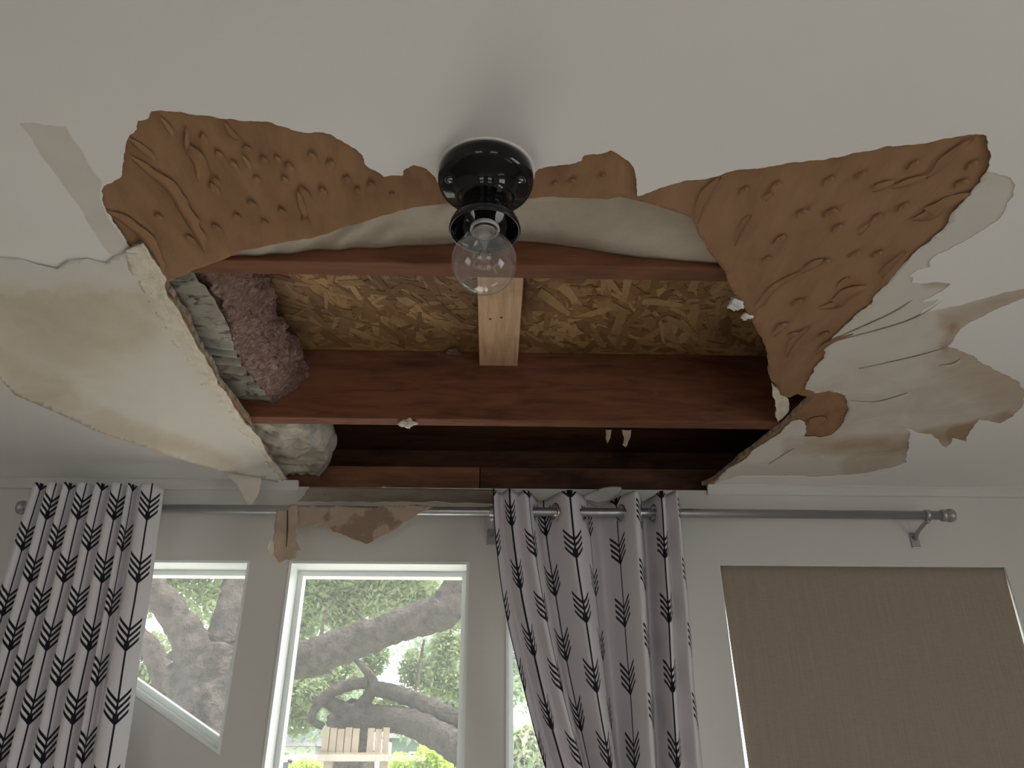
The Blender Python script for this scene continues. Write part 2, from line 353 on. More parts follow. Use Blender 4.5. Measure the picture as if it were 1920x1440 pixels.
# front wall with its four windows
HEAD = CAMZ + .512
SILL = .55
slL, slR = onY(250, 1300, WALLY), onY(420, 1420, WALLY); sl = (slR.z - slL.z) / (slR.x - slL.x)
X1R, X1L = -.640, -1.09
zR = slR.z + sl * (X1R - slR.x); zL = slR.z + sl * (X1L - slR.x)
WIN = [[(X1L, zL), (X1R, zR), (X1R, HEAD), (X1L, HEAD)],
       [(-.535, SILL), (-.059, SILL), (-.059, HEAD), (-.535, HEAD)],
       [(.042, SILL), (.485, SILL), (.485, HEAD), (.042, HEAD)],
       [(.617, SILL), (1.403, SILL), (1.403, HEAD), (.617, HEAD)]]
WTOP = CAMZ + .722
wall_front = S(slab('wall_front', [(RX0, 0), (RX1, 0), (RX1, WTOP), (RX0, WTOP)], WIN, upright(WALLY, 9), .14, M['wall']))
def inset(poly, d):
    n = len(poly); out = []
    for i in range(n):
        p0, p1, p2 = (np.array(poly[(i + k) % n], float) for k in (-1, 0, 1))
        a = (p1 - p0) / np.hypot(*(p1 - p0)); b = (p2 - p1) / np.hypot(*(p2 - p1)); na, nb = np.array((-a[1], a[0])), np.array((-b[1], b[0]))
        h = (na + nb) / (1 + na.dot(nb)); out.append(tuple(p1 + h * d))
    return out
def ring(name, poly, d0, d1, y0, y1, mat, parent):
    A, B = inset(poly, d0), inset(poly, d1); n = len(A); v = []
    for q, y in ((A, y0), (B, y0), (B, y1), (A, y1)): v += [(p[0], y, p[1]) for p in q]
    f = [(k * n + i, k * n + (i + 1) % n, ((k + 1) % 4) * n + (i + 1) % n, ((k + 1) % 4) * n + i) for k in range(4) for i in range(n)]
    return fix_normals(obj(name, v, f, mat, parent))
for i, w in enumerate(WIN):
    c = np.mean(np.array(w), 0)
    wr = bpy.data.objects.new(f'window_{i + 1}', None); COL.objects.link(wr); wr['kind'] = 'structure'; wr.location = (c[0], WALLY + .05, c[1]); ORG[wr.name] = Vector(wr.location)
    ring('jamb_liner', w, -.001, .0014 if i == 3 else .006, WALLY + (.0008 if i == 3 else -.004), WALLY + .139, M['white'], wr)
    ring('sash_frame', w, .0062, .020, WALLY + .078, WALLY + .116, M['white'], wr)
    gp = inset(w, .018); obj('pane', [(p[0], WALLY + .098, p[1]) for p in gp], [(0, 1, 2, 3)], M['glass'], wr)
    if i == 0:   # sloping sill bead under the slanted sash
        a, b = inset(w, .006)[0], inset(w, .006)[1]
        tube('sill_bead', [(a[0], WALLY + .01, a[1] + .002), (b[0], WALLY + .01, b[1] + .002)], .006, M['white'], wr, 6)
wr = bpy.data.objects.new('window_7', None); COL.objects.link(wr); wr['kind'] = 'structure'; wr.location = (RX1 + .07, -.35, 1.35); ORG[wr.name] = Vector(wr.location)  # frame for the added right-hand opening, out of view
for nm, a, b in (('sash_frame', (-1.0, .8), (.3, .84)), ('sash_frame', (-1.0, 1.86), (.3, 1.9)), ('sash_frame', (-1.0, .84), (-.96, 1.86)), ('sash_frame', (.26, .84), (.3, 1.86)), ('mullion', (-.37, .84), (-.33, 1.86))):
    box(nm, (RX1 + .05, a[0] + .0005, a[1] + .0005), (RX1 + .09, b[0] - .0005, b[1] - .0005), M['white'], wr)
for i, w in enumerate((bw, bw2)):
    c = np.mean(np.array(w), 0); wr = bpy.data.objects.new(f'window_{i + 5}', None); COL.objects.link(wr); wr['kind'] = 'structure'; wr.location = (c[0], RY0 - .05, c[1]); ORG[wr.name] = Vector(wr.location)
    ring('sash_frame', w, 0, .045, RY0 - .09, RY0 - .04, M['white'], wr)
    box('mullion', (c[0] - .02, RY0 - .085, w[0][1] + .04), (c[0] + .02, RY0 - .045, w[2][1] - .04), M['white'], wr)

# ------------------------------------------------------------------ ceiling: painted skin, brown board behind it, the opening
OPEN = [(545, 914), (500, 848), (470, 800), (437, 750), (400, 690), (365, 632), (335, 580), (314, 540), (316, 531), (365, 508), (416, 489), (454, 472), (502, 463), (581, 450), (649, 427), (705, 411), (750, 396), (821, 386), (900, 380), (990, 375), (1050, 372), (1162, 371), (1215, 382), (1260, 397), (1297, 411), (1305, 427), (1312, 447), (1339, 485), (1361, 511), (1369, 537), (1387, 564), (1410, 597), (1429, 635), (1440, 680), (1447, 717), (1462, 740), (1481, 748), (1495, 741), (1524, 748), (1500, 770), (1475, 795), (1440, 822), (1380, 868), (1335, 903), (1310, 914)]
ow = cz(OPEN); ow = jag(ow, .05, .012, 3, closed=False)
ow = [p for p in ow if p[1] < WALLY - .002]
ow += [(onz(1300, 916).x, WALLY + .02), (onz(545, 914).x, WALLY + .02)]
def clipY(poly, ymax): return [(x, min(y, ymax)) for x, y in poly]
open_board = ow
BROWN_L = [(545, 914), (496, 850), (464, 800), (430, 750), (394, 690), (358, 632), (328, 580), (306, 542), (280, 500), (262, 470), (246, 466), (230, 440), (200, 395), (192, 370), (195, 347), (212, 340), (228, 330), (232, 290), (240, 260), (258, 225), (278, 220), (285, 207), (340, 208), (400, 217), (440, 222), (470, 225), (540, 238), (570, 247), (590, 246), (620, 250), (650, 268), (680, 290), (690, 312), (720, 330), (755, 328), (757, 318), (775, 308), (800, 315), (820, 340), (835, 365), (990, 350), (1002, 325), (1010, 315), (1040, 310), (1090, 300), (1095, 290), (1120, 288), (1145, 280), (1170, 295), (1190, 320), (1193, 350), (1195, 366), (1215, 360), (1240, 350), (1340, 330), (1355, 325), (1450, 310), (1600, 285), (1700, 270), (1770, 258), (1830, 250), (1850, 253), (1851, 275), (1858, 290), (1850, 320)]
GREY_R = [(1872, 326), (1895, 332), (1903, 345), (1900, 365), (1880, 400), (1850, 425), (1800, 455), (1750, 480), (1742, 490), (1743, 500), (1720, 505), (1705, 517), (1712, 519), (1708, 528), (1735, 530), (1760, 528), (1782, 531), (1765, 545), (1735, 560), (1728, 565), (1760, 560), (1750, 570), (1732, 578), (1726, 588), (1760, 578), (1830, 562), (1880, 547), (1960, 532), (1965, 546), (1890, 570), (1830, 598), (1800, 615), (1790, 630), (1776, 649), (1800, 657), (1819, 664), (1852, 684), (1894, 705), (1918, 727), (1919, 750), (1911, 767), (1899, 780), (1875, 793), (1856, 789), (1836, 786), (1824, 802), (1815, 829), (1785, 821), (1774, 840), (1766, 836), (1747, 814), (1725, 812), (1699, 803), (1704, 840), (1699, 866), (1669, 877), (1631, 885), (1537, 894), (1425, 892), (1380, 893), (1348, 903), (1320, 914)]
skin_hole = jag(cz(BROWN_L + GREY_R), .09, .006, 11, closed=False)
skin_hole = [p for p in skin_hole if p[1] < WALLY - .004] + [(onz(1320, 914).x, WALLY + .02), (onz(545, 914).x, WALLY + .02)]
def skin_pt(x, y): return ((x, y, CEIL - .0016 - .0012 * max(0, noise.noise(Vector((x * 9, y * 9, 2)))) * 0), (0, 0, 1))
ceiling = S(slab('ceiling', [(RX0, RY0), (RX1, RY0), (RX1, WALLY), (RX0, WALLY)], [skin_hole], skin_pt, .0016, M['paint']))
# relief of the torn board paper: flakes run front to back
def tear(x, y):
    a = fbm(x * 34, y * 9, 1.3, 4); b = fbm(x * 9, y * 4, 7.7, 3)
    r = max(0, a - .18) * .0075 + max(0, b) * .0025
    return min(r, .005)
def board_pt(x, y): return ((x, y, CEIL + (.0028 - .55 * tear(x, y) if WALLY - y > .06 else 0)), (0, 0, 1))
bb = [(-.80, .50), (.95, .50), (.95, WALLY - .001), (-.80, WALLY - .001)]
board = slab('plasterboard', [(-.95, .45), (1.2, .45), (1.2, WALLY - .0002), (-.95, WALLY - .0002)], [open_board], board_pt, .0125, M['brown'], ceiling, .0075, M['gypsum'], smooth=True, area=bb)
tag(board, 'brown torn inner paper of the plasterboard round the hole')
# intermediate paper layer on the right of the opening
PEEL = [(1852, 318), (1820, 360), (1780, 410), (1740, 455), (1690, 500), (1650, 545), (1600, 595), (1560, 635), (1545, 650), (1542, 675), (1525, 700), (1510, 731), (1530, 738), (1555, 733), (1575, 737), (1588, 755), (1588, 775), (1578, 795), (1560, 815), (1540, 820), (1508, 818), (1512, 800), (1500, 787), (1486, 789), (1478, 796), (1442, 824), (1382, 870), (1340, 905), (1322, 918), (1400, 905), (1540, 903), (1650, 895), (1725, 880), (1770, 850), (1860, 830), (1940, 790), (1960, 720), (1980, 545), (1960, 520), (1800, 545), (1790, 520), (1790, 480), (1900, 420), (1930, 340), (1880, 315)]
pw = jag(cz(PEEL), .10, .007, 21); pw = clipY(pw, WALLY - .004)
def px_of(x, y, z=CEIL):
    c, s = math.cos(-YAW), math.sin(-YAW); a, b = x * c - y * s, x * s + y * c; z = z - CAMZ
    c, s = math.cos(PITCH), math.sin(PITCH); d = b * c + z * s; u = -b * s + z * c
    return 960 + FPX * a / d, 720 - FPX * u / d
def seg(px, py, a, b):
    ax, ay, bx, by = *a, *b; t = max(0, min(1, ((px - ax) * (bx - ax) + (py - ay) * (by - ay)) / ((bx - ax) ** 2 + (by - ay) ** 2)))
    return math.hypot(px - ax - t * (bx - ax), py - ay - t * (by - ay))
ST_R = [((1480, 836), (1700, 832), 14, .30), ((1790, 815), (1890, 786), 12, .42), ((1740, 822), (1835, 806), 14, .40), ((1780, 600), (1930, 545), 18, .34), ((1600, 880), (1700, 855), 20, .28), ((1780, 660), (1910, 740), 40, .22), ((1600, 780), (1850, 740), 70, .15), ((1770, 650), (1790, 615), 8, .3), ((1740, 530), (1780, 530), 10, .35)]
def stain_r(x, y):
    px, py = px_of(x, y); s = .30
    for a, b, r, k in ST_R:
        d = seg(px, py, a, b); s += k * max(0, 1 - (d / (r * 1.6)) ** 2) if d < r * 1.6 else 0
    return min(1, s)
def peel_pt(x, y):
    lift = .0022 * max(0, fbm(x * 14 + y * 5, y * 16, 4.1, 3)) if WALLY - y > .05 else 0
    return ((x, y, CEIL - .0002 - lift * .45), (0, 0, 1))
tag(slab('peeled_paper', pw, [open_board] if False else [], peel_pt, .0008, M['peel'], ceiling, .009, None, stain_r, True), 'pale beige water-stained face paper torn into ragged tongues')
# grey primer strip left and right of the brown areas
st_l = jag(cz([(38, 231), (60, 229), (125, 236), (140, 262), (165, 300), (192, 340), (188, 372), (200, 400), (228, 442), (246, 466), (205, 474), (190, 455), (160, 405), (110, 330), (60, 255)]), .05, .01, 5)
tag(slab('primer_patch', st_l, [], flat_ceiling(CEIL - .0022), .0006, M['film'], ceiling), 'greyish bare strip where paint has come off')
# lifted slivers of paper on the brown board: long ridges, then small tongues
def flake(pts, width, lift, side=1, z=CEIL - .0005):
    q = resample(pts, 5); n = len(q); v, f = [], []
    for i, p in enumerate(q):
        t = q[min(i + 1, n - 1)] - q[max(i - 1, 0)]; t = t / (np.hypot(*t) + 1e-9); nr = np.array((-t[1], t[0])) * side
        k = math.sin(math.pi * (i + .25) / (n - .5)) ** .7; w = width * k * (1 + .35 * noise.noise(Vector((p[0] * 60, p[1] * 60, 3))))
        b = p - nr * w
        dz = lift * k
        v += [(b[0], b[1], z - .0002), (p[0] - nr[0] * w * .4, p[1] - nr[1] * w * .4, z - dz * .55), (p[0], p[1], z - dz - .0008), (p[0] - nr[0] * .0012, p[1] - nr[1] * .0012, z - dz + .0004)]
    for i in range(n - 1):
        for k in range(3): f.append((i * 4 + k, i * 4 + k + 1, i * 4 + 5 + k, i * 4 + 4 + k))
    return obj('paper_sliver', v, f, M['brown'], ceiling, True)
LONG = [([(243, 292), (275, 320), (315, 355), (345, 405), (370, 445), (384, 474)], .022, .004, 1), ([(199, 395), (225, 410), (262, 440), (288, 475), (308, 520)], .020, .004, 1), ([(300, 220), (322, 255)], .010, .002, 1), ([(418, 228), (432, 252), (448, 262)], .010, .0025, 1), ([(348, 240), (346, 275), (362, 300), (372, 340)], .012, .003, 1),
        ([(240, 258), (265, 280), (290, 300)], .012, .003, 1), ([(556, 358), (560, 385), (572, 410)], .012, .003, 1), ([(452, 290), (468, 320)], .008, .002, 1),
        ([(1352, 330), (1325, 372), (1308, 420)], .016, .003, -1), ([(1826, 258), (1790, 290), (1770, 310), (1738, 334)], .016, .003, -1), ([(1820, 362), (1775, 385), (1745, 405), (1710, 412)], .030, .006, -1), ([(1625, 538), (1595, 550), (1575, 570), (1535, 578)], .030, .006, -1), ([(1680, 340), (1650, 352), (1635, 358)], .014, .0035, -1), ([(1740, 330), (1700, 345), (1670, 352)], .012, .003, -1),
        ([(1500, 510), (1460, 535), (1430, 568), (1412, 585)], .014, .003, -1), ([(1545, 486), (1525, 498), (1500, 512)], .016, .004, -1), ([(1410, 402), (1390, 430), (1378, 460)], .012, .003, -1), ([(1450, 362), (1436, 376)], .010, .002, -1), ([(1630, 420), (1610, 440)], .010, .0025, -1), ([(1600, 625), (1560, 640), (1530, 665)], .012, .003, -1), ([(1700, 470), (1670, 500), (1655, 520)], .012, .003, -1), ([(1480, 605), (1450, 630)], .014, .003, -1), ([(1520, 610), (1490, 640), (1475, 668)], .012, .003, -1)]
for pts, w_, l_, sd in LONG: flake(cz(pts), w_ * .8, l_ * 1.1, sd)
for pts in ([(1549, 641), (1624, 607), (1672, 585), (1710, 562)], [(1595, 750), (1640, 752), (1680, 742), (1702, 735)], [(1760, 684), (1785, 680), (1800, 672)], [(1440, 870), (1470, 850), (1490, 840)], [(1560, 640), (1700, 600), (1770, 560)], [(1610, 690), (1700, 670), (1770, 652)]):
    o = flake(cz(pts), .012, .0014, -1, CEIL - .0008); o.data.materials[0] = M['peel_edge']; o.name = 'paper_crease'
def tongue(px, py, L, w_, lift):
    c = onz(px, py); v, f = [], []; n = 7; ang = rng.uniform(-.25, .25)
    for i in range(n):
        t = i / (n - 1); half = w_ * math.sqrt(max(0, 1 - (1 - min(1, t * 2.2)) ** 2)) * (1 - .55 * max(0, t - .45) / .55) + .0004
        h = lift * math.exp(-((t - .14) / .30) ** 2) if t > 0.05 else lift * .15
        for sx in (-1, -.4, .4, 1):
            yy = t * L; xx = sx * half; ca, sa = math.cos(ang), math.sin(ang)
            v.append((c.x + xx * ca - yy * sa, c.y + xx * sa + yy * ca, CEIL - .0004 - h * (1 - abs(sx) ** 3 * .8)))
    for i in range(n - 1):
        for k in range(3): f.append((i * 4 + k, i * 4 + k + 1, (i + 1) * 4 + k + 1, (i + 1) * 4 + k))
    return obj('paper_tongue', v, f, M['brown'], ceiling, True)
for px, py, L, w_, l_ in [(355, 272, .05, .011, .006), (394, 342, .028, .006, .005), (402, 332, .02, .005, .004), (467, 376, .02, .006, .005), (540, 304, .03, .006, .005), (602, 352, .02, .006, .005), (563, 350, .03, .006, .004), (492, 293, .015, .005, .004), (516, 292, .015, .004, .004), (460, 272, .015, .005, .004), (432, 300, .02, .004, .003), (405, 282, .02, .005, .004), (694, 340, .022, .006, .005), (670, 352, .015, .004, .003), (524, 390, .02, .005, .004), (492, 412, .018, .005, .004), (570, 404, .03, .006, .004), (380, 250, .03, .005, .004), (294, 400, .02, .006, .004), (330, 380, .03, .005, .004), (620, 300, .02, .005, .003), (580, 285, .02, .005, .003), (650, 330, .02, .005, .003), (440, 400, .02, .005, .003), (400, 420, .025, .006, .003), (350, 440, .03, .006, .003), (530, 330, .02, .005, .003), (480, 330, .02, .005, .003),
                          (1508, 392, .020, .008, .006), (1565, 390, .022, .009, .006), (1552, 485, .024, .008, .007), (1575, 420, .02, .006, .004), (1470, 605, .02, .009, .005), (1490, 622, .02, .010, .005), (1548, 622, .02, .008, .005), (1650, 470, .02, .007, .004), (1610, 470, .02, .006, .004), (1810, 335, .02, .008, .005), (1830, 300, .02, .006, .004), (1720, 300, .02, .005, .003), (1700, 380, .02, .006, .004), (1440, 480, .02, .006, .003), (1400, 350, .02, .005, .003), (1460, 340, .02, .005, .003), (1620, 320, .02, .005, .003), (1560, 330, .02, .006, .003), (1650, 400, .02, .006, .004), (1470, 440, .025, .006, .003), (1590, 520, .03, .007, .004), (1500, 560, .025, .007, .004), (1075, 335, .012, .005, .004), (1130, 325, .012, .005, .003), (1040, 340, .015, .004, .003), (735, 360, .015, .004, .003)]:
    tongue(px, py, L, w_, l_)
# round patch over a fixing, right of the opening
c = onz(1532, 788); disc = lathe('screw_patch', [(.0001, -.0022), (.008, -.0024), (.013, -.0018), (.0165, -.0022), (.0195, -.0008), (.021, -.0001)], (c.x, c.y, CEIL - .0004), M['brown'], ceiling, 24)
# small cornice bead where ceiling meets the front wall, on both sides of the damage
def cornice(n, xa, xb):
    prof = [(WALLY - .0002, CEIL - .0018), (WALLY - .020, CEIL - .0018), (WALLY - .020, CEIL - .004), (WALLY - .014, CEIL - .009), (WALLY - .008, CEIL - .017), (WALLY - .006, CEIL - .027), (WALLY - .0002, CEIL - .028)]
    v = [(x, y, z) for x in (xa, xb) for y, z in prof]; m = len(prof)
    f = [(i, (i + 1) % m, m + (i + 1) % m, m + i) for i in range(m)] + [tuple(range(m))[::-1], tuple(range(m, 2 * m))]
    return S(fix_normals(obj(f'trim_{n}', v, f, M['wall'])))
cornice(1, RX0, onY(560, 915, WALLY).x); cornice(2, onY(1325, 915, WALLY).x, RX1)

# ------------------------------------------------------------------ roof framing above
def joist(nm, y0, label, mat=None):
    o = box(nm, (RX0, y0, CEIL + .0128), (RX1, y0 + .038, ROOFZ - .0003), mat or M['joist'], None, .002); return tag(o, label, 'joist', 'roof joists above the ceiling')
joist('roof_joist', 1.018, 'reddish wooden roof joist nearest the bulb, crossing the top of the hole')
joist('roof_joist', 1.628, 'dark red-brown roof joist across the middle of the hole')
deck = S(box('roof_deck', (RX0 - .3, RY0 - .4, ROOFZ), (RX1 + .3, WALLY + .55, ROOFZ + .018), M['osb']))
# strands pressed into the underside of the board
sv, sf, stn = [], [], []
r = random.Random(5)
for i in range(1900):
    x, y = r.uniform(-.75, .85), r.uniform(1.06, 1.63); a = r.gauss(1.15, .55) if r.random() < .7 else r.uniform(0, 3.14); L = r.uniform(.04, .13); w_ = r.uniform(.006, .028); z = ROOFZ - .0002 - r.random() * .0022
    n = len(sv); d = Vector((math.cos(a), math.sin(a), 0)); e = Vector((-d.y, d.x, 0)); c = Vector((x, y, z))
    pts = [c - d * L / 2 - e * w_ * r.uniform(.1, .5), c - d * L * .2 - e * w_ * .5, c + d * L / 2 - e * w_ * r.uniform(.0, .5), c + d * L * r.uniform(.35, .5) + e * w_ * .5, c - d * L * r.uniform(.3, .5) + e * w_ * .5]
    ys = [p.y for p in pts]
    if min(ys) < 1.057 or max(ys) > 1.627: continue
    sv += pts + [p + Vector((0, 0, .0022)) for p in pts]; m = 5; t = r.random()
    sf += [tuple(n + k for k in range(5))[::-1]] + [(n + k, n + (k + 1) % 5, n + 5 + (k + 1) % 5, n + 5 + k) for k in range(5)]; stn += [t] * 10
so = obj('wood_strands', sv, sf, M['strand'], deck); at = so.data.attributes.new('tone', 'FLOAT', 'POINT'); at.data.foreach_set('value', np.array(stn, np.float32)); so['kind'] = 'stuff'
blk = root('blocking_board', (.012, 1.34, ROOFZ - .0385), 'pale pine block with two nail heads, running between the joists above the bulb', 'wood block')
a = onz(912, 560, ROOFZ - .038).x; b = onz(972, 560, ROOFZ - .038).x
box('board', (a - .018, 1.0565, ROOFZ - .0395), (b + .008, 1.6275, ROOFZ - .0026), M['cleat'], blk, .0015)
for px, py in ((919, 598), (940, 595)): q = onz(px, py, ROOFZ - .0395); lathe('nail_head', [(.0001, -.0008), (.003, -.0008), (.0034, .0006)], (q.x, q.y, q.z), M['darkglass'], blk, 10)
# wall plate and header beyond the torn edge
pj = onY(900, 890, 2.075).x
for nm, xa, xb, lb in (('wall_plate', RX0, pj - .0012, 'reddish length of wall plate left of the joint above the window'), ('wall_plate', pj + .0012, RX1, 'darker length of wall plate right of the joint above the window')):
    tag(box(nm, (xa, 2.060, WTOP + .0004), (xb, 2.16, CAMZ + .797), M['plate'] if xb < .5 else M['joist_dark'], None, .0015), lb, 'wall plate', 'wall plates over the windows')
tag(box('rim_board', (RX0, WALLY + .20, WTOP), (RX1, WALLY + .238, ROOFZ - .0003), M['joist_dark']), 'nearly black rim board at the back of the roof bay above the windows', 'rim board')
tag(box('bay_shade_sheet', (RX0, 1.667, ROOFZ - .016), (RX1, WALLY + .1995, ROOFZ - .0004), M['joist_dark']), 'dark sheet added as painted shade over the last roof bay above the windows', 'shade sheet')  # added sheet, its dark colour paints the deep shade of this bay
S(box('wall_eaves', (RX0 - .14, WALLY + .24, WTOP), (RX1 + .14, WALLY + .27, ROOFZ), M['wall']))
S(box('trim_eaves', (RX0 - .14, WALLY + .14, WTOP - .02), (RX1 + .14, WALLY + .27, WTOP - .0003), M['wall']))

# ------------------------------------------------------------------ insulation
def sheet(name, nu, nv, fn, mat, parent=None, thick=None):
    v = [fn(i / nu, j / nv) for j in range(nv + 1) for i in range(nu + 1)]; f = [(j * (nu + 1) + i, j * (nu + 1) + i + 1, (j + 1) * (nu + 1) + i + 1, (j + 1) * (nu + 1) + i) for j in range(nv) for i in range(nu)]
    o = obj(name, v, f, mat, parent, True)
    if thick: m = o.modifiers.new('s', 'SOLIDIFY'); m.thickness = thick; m.offset = 0
    return o
# membrane-faced batt in the near bay: paper bulges out behind the torn edge
mb = root('faced_batt', (0, .75, CEIL + .03), 'grey-beige kraft-faced insulation bulging behind the lamp, in front of the first joist', 'insulation')
def mem(u, v):
    x = -.95 + 2.1 * u; y = .50 + (1.0165 - .50) * v; rear = CEIL + .020 + .040 * math.exp(-((x - .02) / .20) ** 2) + .012 * math.exp(-((x + .25) / .1) ** 2)
    front = CEIL + .017; z = front + (rear - front) * v ** 2 + .010 * math.sin(math.pi * v) * 0
    lf = max(0, min(1, (.05 - x) / .25)); z += lf * .018 * min(1, (1 - v) * 5 + .12) * math.sin(x * 95 + y * 60 + 3 * noise.noise(Vector((x * 8, y * 8, 0)))) * (.4 + noise.noise(Vector((x * 13, y * 7, 1)))) + .003 * noise.noise(Vector((x * 18, y * 10, 5)))
    return (x, y, max(z, CEIL + .0135))
sheet('paper_facing', 300, 80, mem, M['membrane'], mb, .001)
def fib0(u, v):
    x = -.95 + 2.1 * u; p = mem(u, .999)
    return (x, 1.0150 - .004 * (1 - v), p[2] + .002 + v * (ROOFZ - p[2] - .004))
sheet('fibre_core', 120, 6, fib0, M['fibre'], mb, .002)
# batt in the middle bay, its cut end showing
b1 = root('pink_batt', (-.75, 1.34, CEIL + .02), 'pinkish-brown fibre batt with mouldy grey paper facing, hanging at the left of the hole', 'insulation')
yA, yB = 1.0585, 1.6262
def bx(s): return -.512 - .014 * s + .012 * math.sin(7 * s)
def fac1(u, v):
    y = yA + (yB - .012 - yA) * v; x = -1.02 + (bx(v) + 1.02) * u
    z = CEIL + .033 + .020 * v + .012 * math.sin(u * 5) * (1 - v)
    if u > .35: z += .0075 * math.sin(y * 150 + 5 * noise.noise(Vector((x * 9, y * 5, 0)))) * max(0, noise.noise(Vector((x * 5, y * 4, 8))) + .45)
    z += .004 * noise.noise(Vector((x * 25, y * 25, 0)))
    return (x, y, z)
sheet('paper_facing', 120, 120, fac1, M['facing'], b1, .0012)
def core1(u, v):
    y = yA + (yB - yA) * v; xb = bx(v); zb = CEIL + .036 + .020 * v; t = u
    # section: from under the facing, round the lower lip, up the cut face, and back over the top
    drop = .022 * math.sin(math.pi * min(1, v * .9)) if v < .9 else 0
    if t < .2: x, z = xb - .10 + .5 * t, zb + .004 - .006 * (t / .2)
    elif t < .8:
        k = (t - .2) / .6; x = xb + .004 + .055 * k + .020 * math.sin(math.pi * k) + .035 * max(0, v - .55) * math.sin(math.pi * k); z = zb - .004 + .125 * k
    else:
        k = (t - .8) / .2; x = xb + .059 - .25 * k; z = zb + .121 + .01 * math.sin(k * 3)
    d = .011 * fbm(x * 22, y * 22, z * 22, 4) + .004 * noise.noise(Vector((x * 140, y * 140, z * 140)))
    return (x + d * 1.2, min(max(y, yA), yB), min(z + d * .6, ROOFZ - .003))
sheet('fibre_core', 110, 150, core1, M['fibre'], b1)
# loose lump of the same fibre sagging onto the middle joist
def lump(name, c, rx, ry, rz, mat, parent, seed, amp=.22, n=40):
    v, f = [], []
    for j in range(n // 2 + 1):
        th = math.pi * j / (n // 2)
        for i in range(n):
            ph = 2 * math.pi * i / n; d = Vector((math.sin(th) * math.cos(ph), math.sin(th) * math.sin(ph), math.cos(th)))
            k = 1 + amp * fbm(d.x * 1.6 + seed, d.y * 1.6, d.z * 1.6, 4) + amp * .18 * noise.noise(d * 9); v.append((c[0] + d.x * rx * k, c[1] + d.y * ry * k, c[2] + d.z * rz * k))
    for j in range(n // 2):
        for i in range(n): m = (i + 1) % n; f.append((j * n + i, j * n + m, (j + 1) * n + m, (j + 1) * n + i))
    return obj(name, v, f, mat, parent, True)
q = onY(535, 662, 1.575); lump('fibre_lump', (q.x - .01, 1.555, q.z - .008), .048, .055, .052, M['fibre'], b1, 4)
# crumpled pale facing in the bay by the window
b2 = root('crumpled_batt', (-.62, 1.85, CEIL + .02), 'crumpled cream paper-faced insulation stuffed in the bay above the left window', 'insulation')
def cr(u, v):
    y = 1.672 + (2.052 - 1.672) * v; xe = onz(618, 850, CEIL + .06).x - .020 * math.cos(v * 6.0) - .02 * v
    x = -1.05 + (xe + 1.05) * min(1, u / .72); e = max(0, (u - .72) / .28)
    x += .022 * math.sin(math.pi * e * .9); z = CEIL + .030 + .115 * e ** 1.2 - .012 * math.sin(math.pi * v)
    n_ = noise.noise(Vector((x * 11, y * 11, z * 9))); rg = abs(noise.noise(Vector((x * 17 + 3, y * 21, z * 15)))) + .6 * abs(noise.noise(Vector((x * 39, y * 34 + 9, z * 30))))
    z += .016 * n_ + .022 * rg - .006; x += .010 * noise.noise(Vector((x * 20, y * 17, 4 + z * 20))) * min(1, u * 1.4)
    return (x, y, min(max(z, CEIL + .0135), ROOFZ - .020))
sheet('paper_facing', 150, 90, cr, M['facing2'], b2, .001)
lump('fibre_core', (onz(628, 815, CEIL + .1).x - .035, 1.78, CEIL + .115), .06, .10, .045, M['fibre'], b2, 9)
# wads of fibre caught on the joists and the plasterboard edge
def scrap(name, p, r_, mat, label, seed, flat=.5): return tag(lump(name, p, r_, r_ * .8, r_ * flat, mat, None, seed, .75, 22), label, 'scrap')
q = onz(766, 806, CEIL + .006); scrap('paper_scrap', (q.x, 1.640, q.z), .018, M['flap_light'], 'pale crumpled paper scrap stuck under the middle joist, left of centre', 2)
q = onY(850, 662, 1.622); scrap('fibre_wad', (q.x, 1.619, q.z), .018, M['fibre'], 'small dusty wad of fibre on the face of the middle joist', 6, .35)
q = onz(1380, 568, CEIL + .004); scrap('gypsum_crumb', (q.x, q.y, q.z), .013, M['flap_white'], 'white crumb of plaster clinging to the right edge of the hole', 12, .8)
q = onz(1400, 592, CEIL + .004); scrap('gypsum_crumb', (q.x, q.y, q.z), .009, M['flap_white'], 'smaller pale plaster crumb just below the larger one on the hole edge', 15, .8)
q = onY(1155, 912, 2.045); scrap('paper_scrap', (q.x, q.y, WTOP + .004), .014, M['flap_light'], 'pale paper scrap on the wall top above the right-hand curtain', 19)
q = onY(720, 908, 2.045); scrap('paper_scrap', (q.x, q.y, WTOP + .002), .010, M['flap'], 'small brown paper scrap on the wall top left of the curtain', 23)
# slivers of paper hanging from the middle joist, and the strip of board at the right of the opening
def hang(name, pts, Y, mat, thick=.0012, bend=0, seed=1, amp=.06, lo=.006, attr=None, parent=None, step=.006, lean=0):
    w3 = [onY(x, y, Y) for x, y in pts]; zt = max(p.z for p in w3); out = jag([(p.x, p.z) for p in w3], amp, lo, seed)
    def f(x, z):
        t = zt - z; return ((x, Y + bend * math.sin(t * 22 + x * 9) - lean * t + .0025 * noise.noise(Vector((x * 30, z * 30, seed))), z), (0, 1, 0))
    return slab(name, out, [], f, thick, mat, parent, step, None, attr, True)
tag(hang('paper_sliver', [(1135, 806), (1146, 806), (1144, 822), (1139, 831), (1136, 822)], 1.655, M['flap']), 'thin sliver of paper hanging from the middle joist right of centre', 'paper')
tag(hang('paper_sliver', [(1166, 806), (1184, 806), (1180, 824), (1174, 838), (1167, 834), (1170, 820)], 1.655, M['flap']), 'longer brown sliver hanging from the middle joist, beside the thin one', 'paper')
sv_ = jag(cz([(1445, 713), (1462, 735), (1480, 757), (1478, 781), (1460, 798), (1456, 770), (1449, 740)], CEIL + .004), .05, .008, 31)
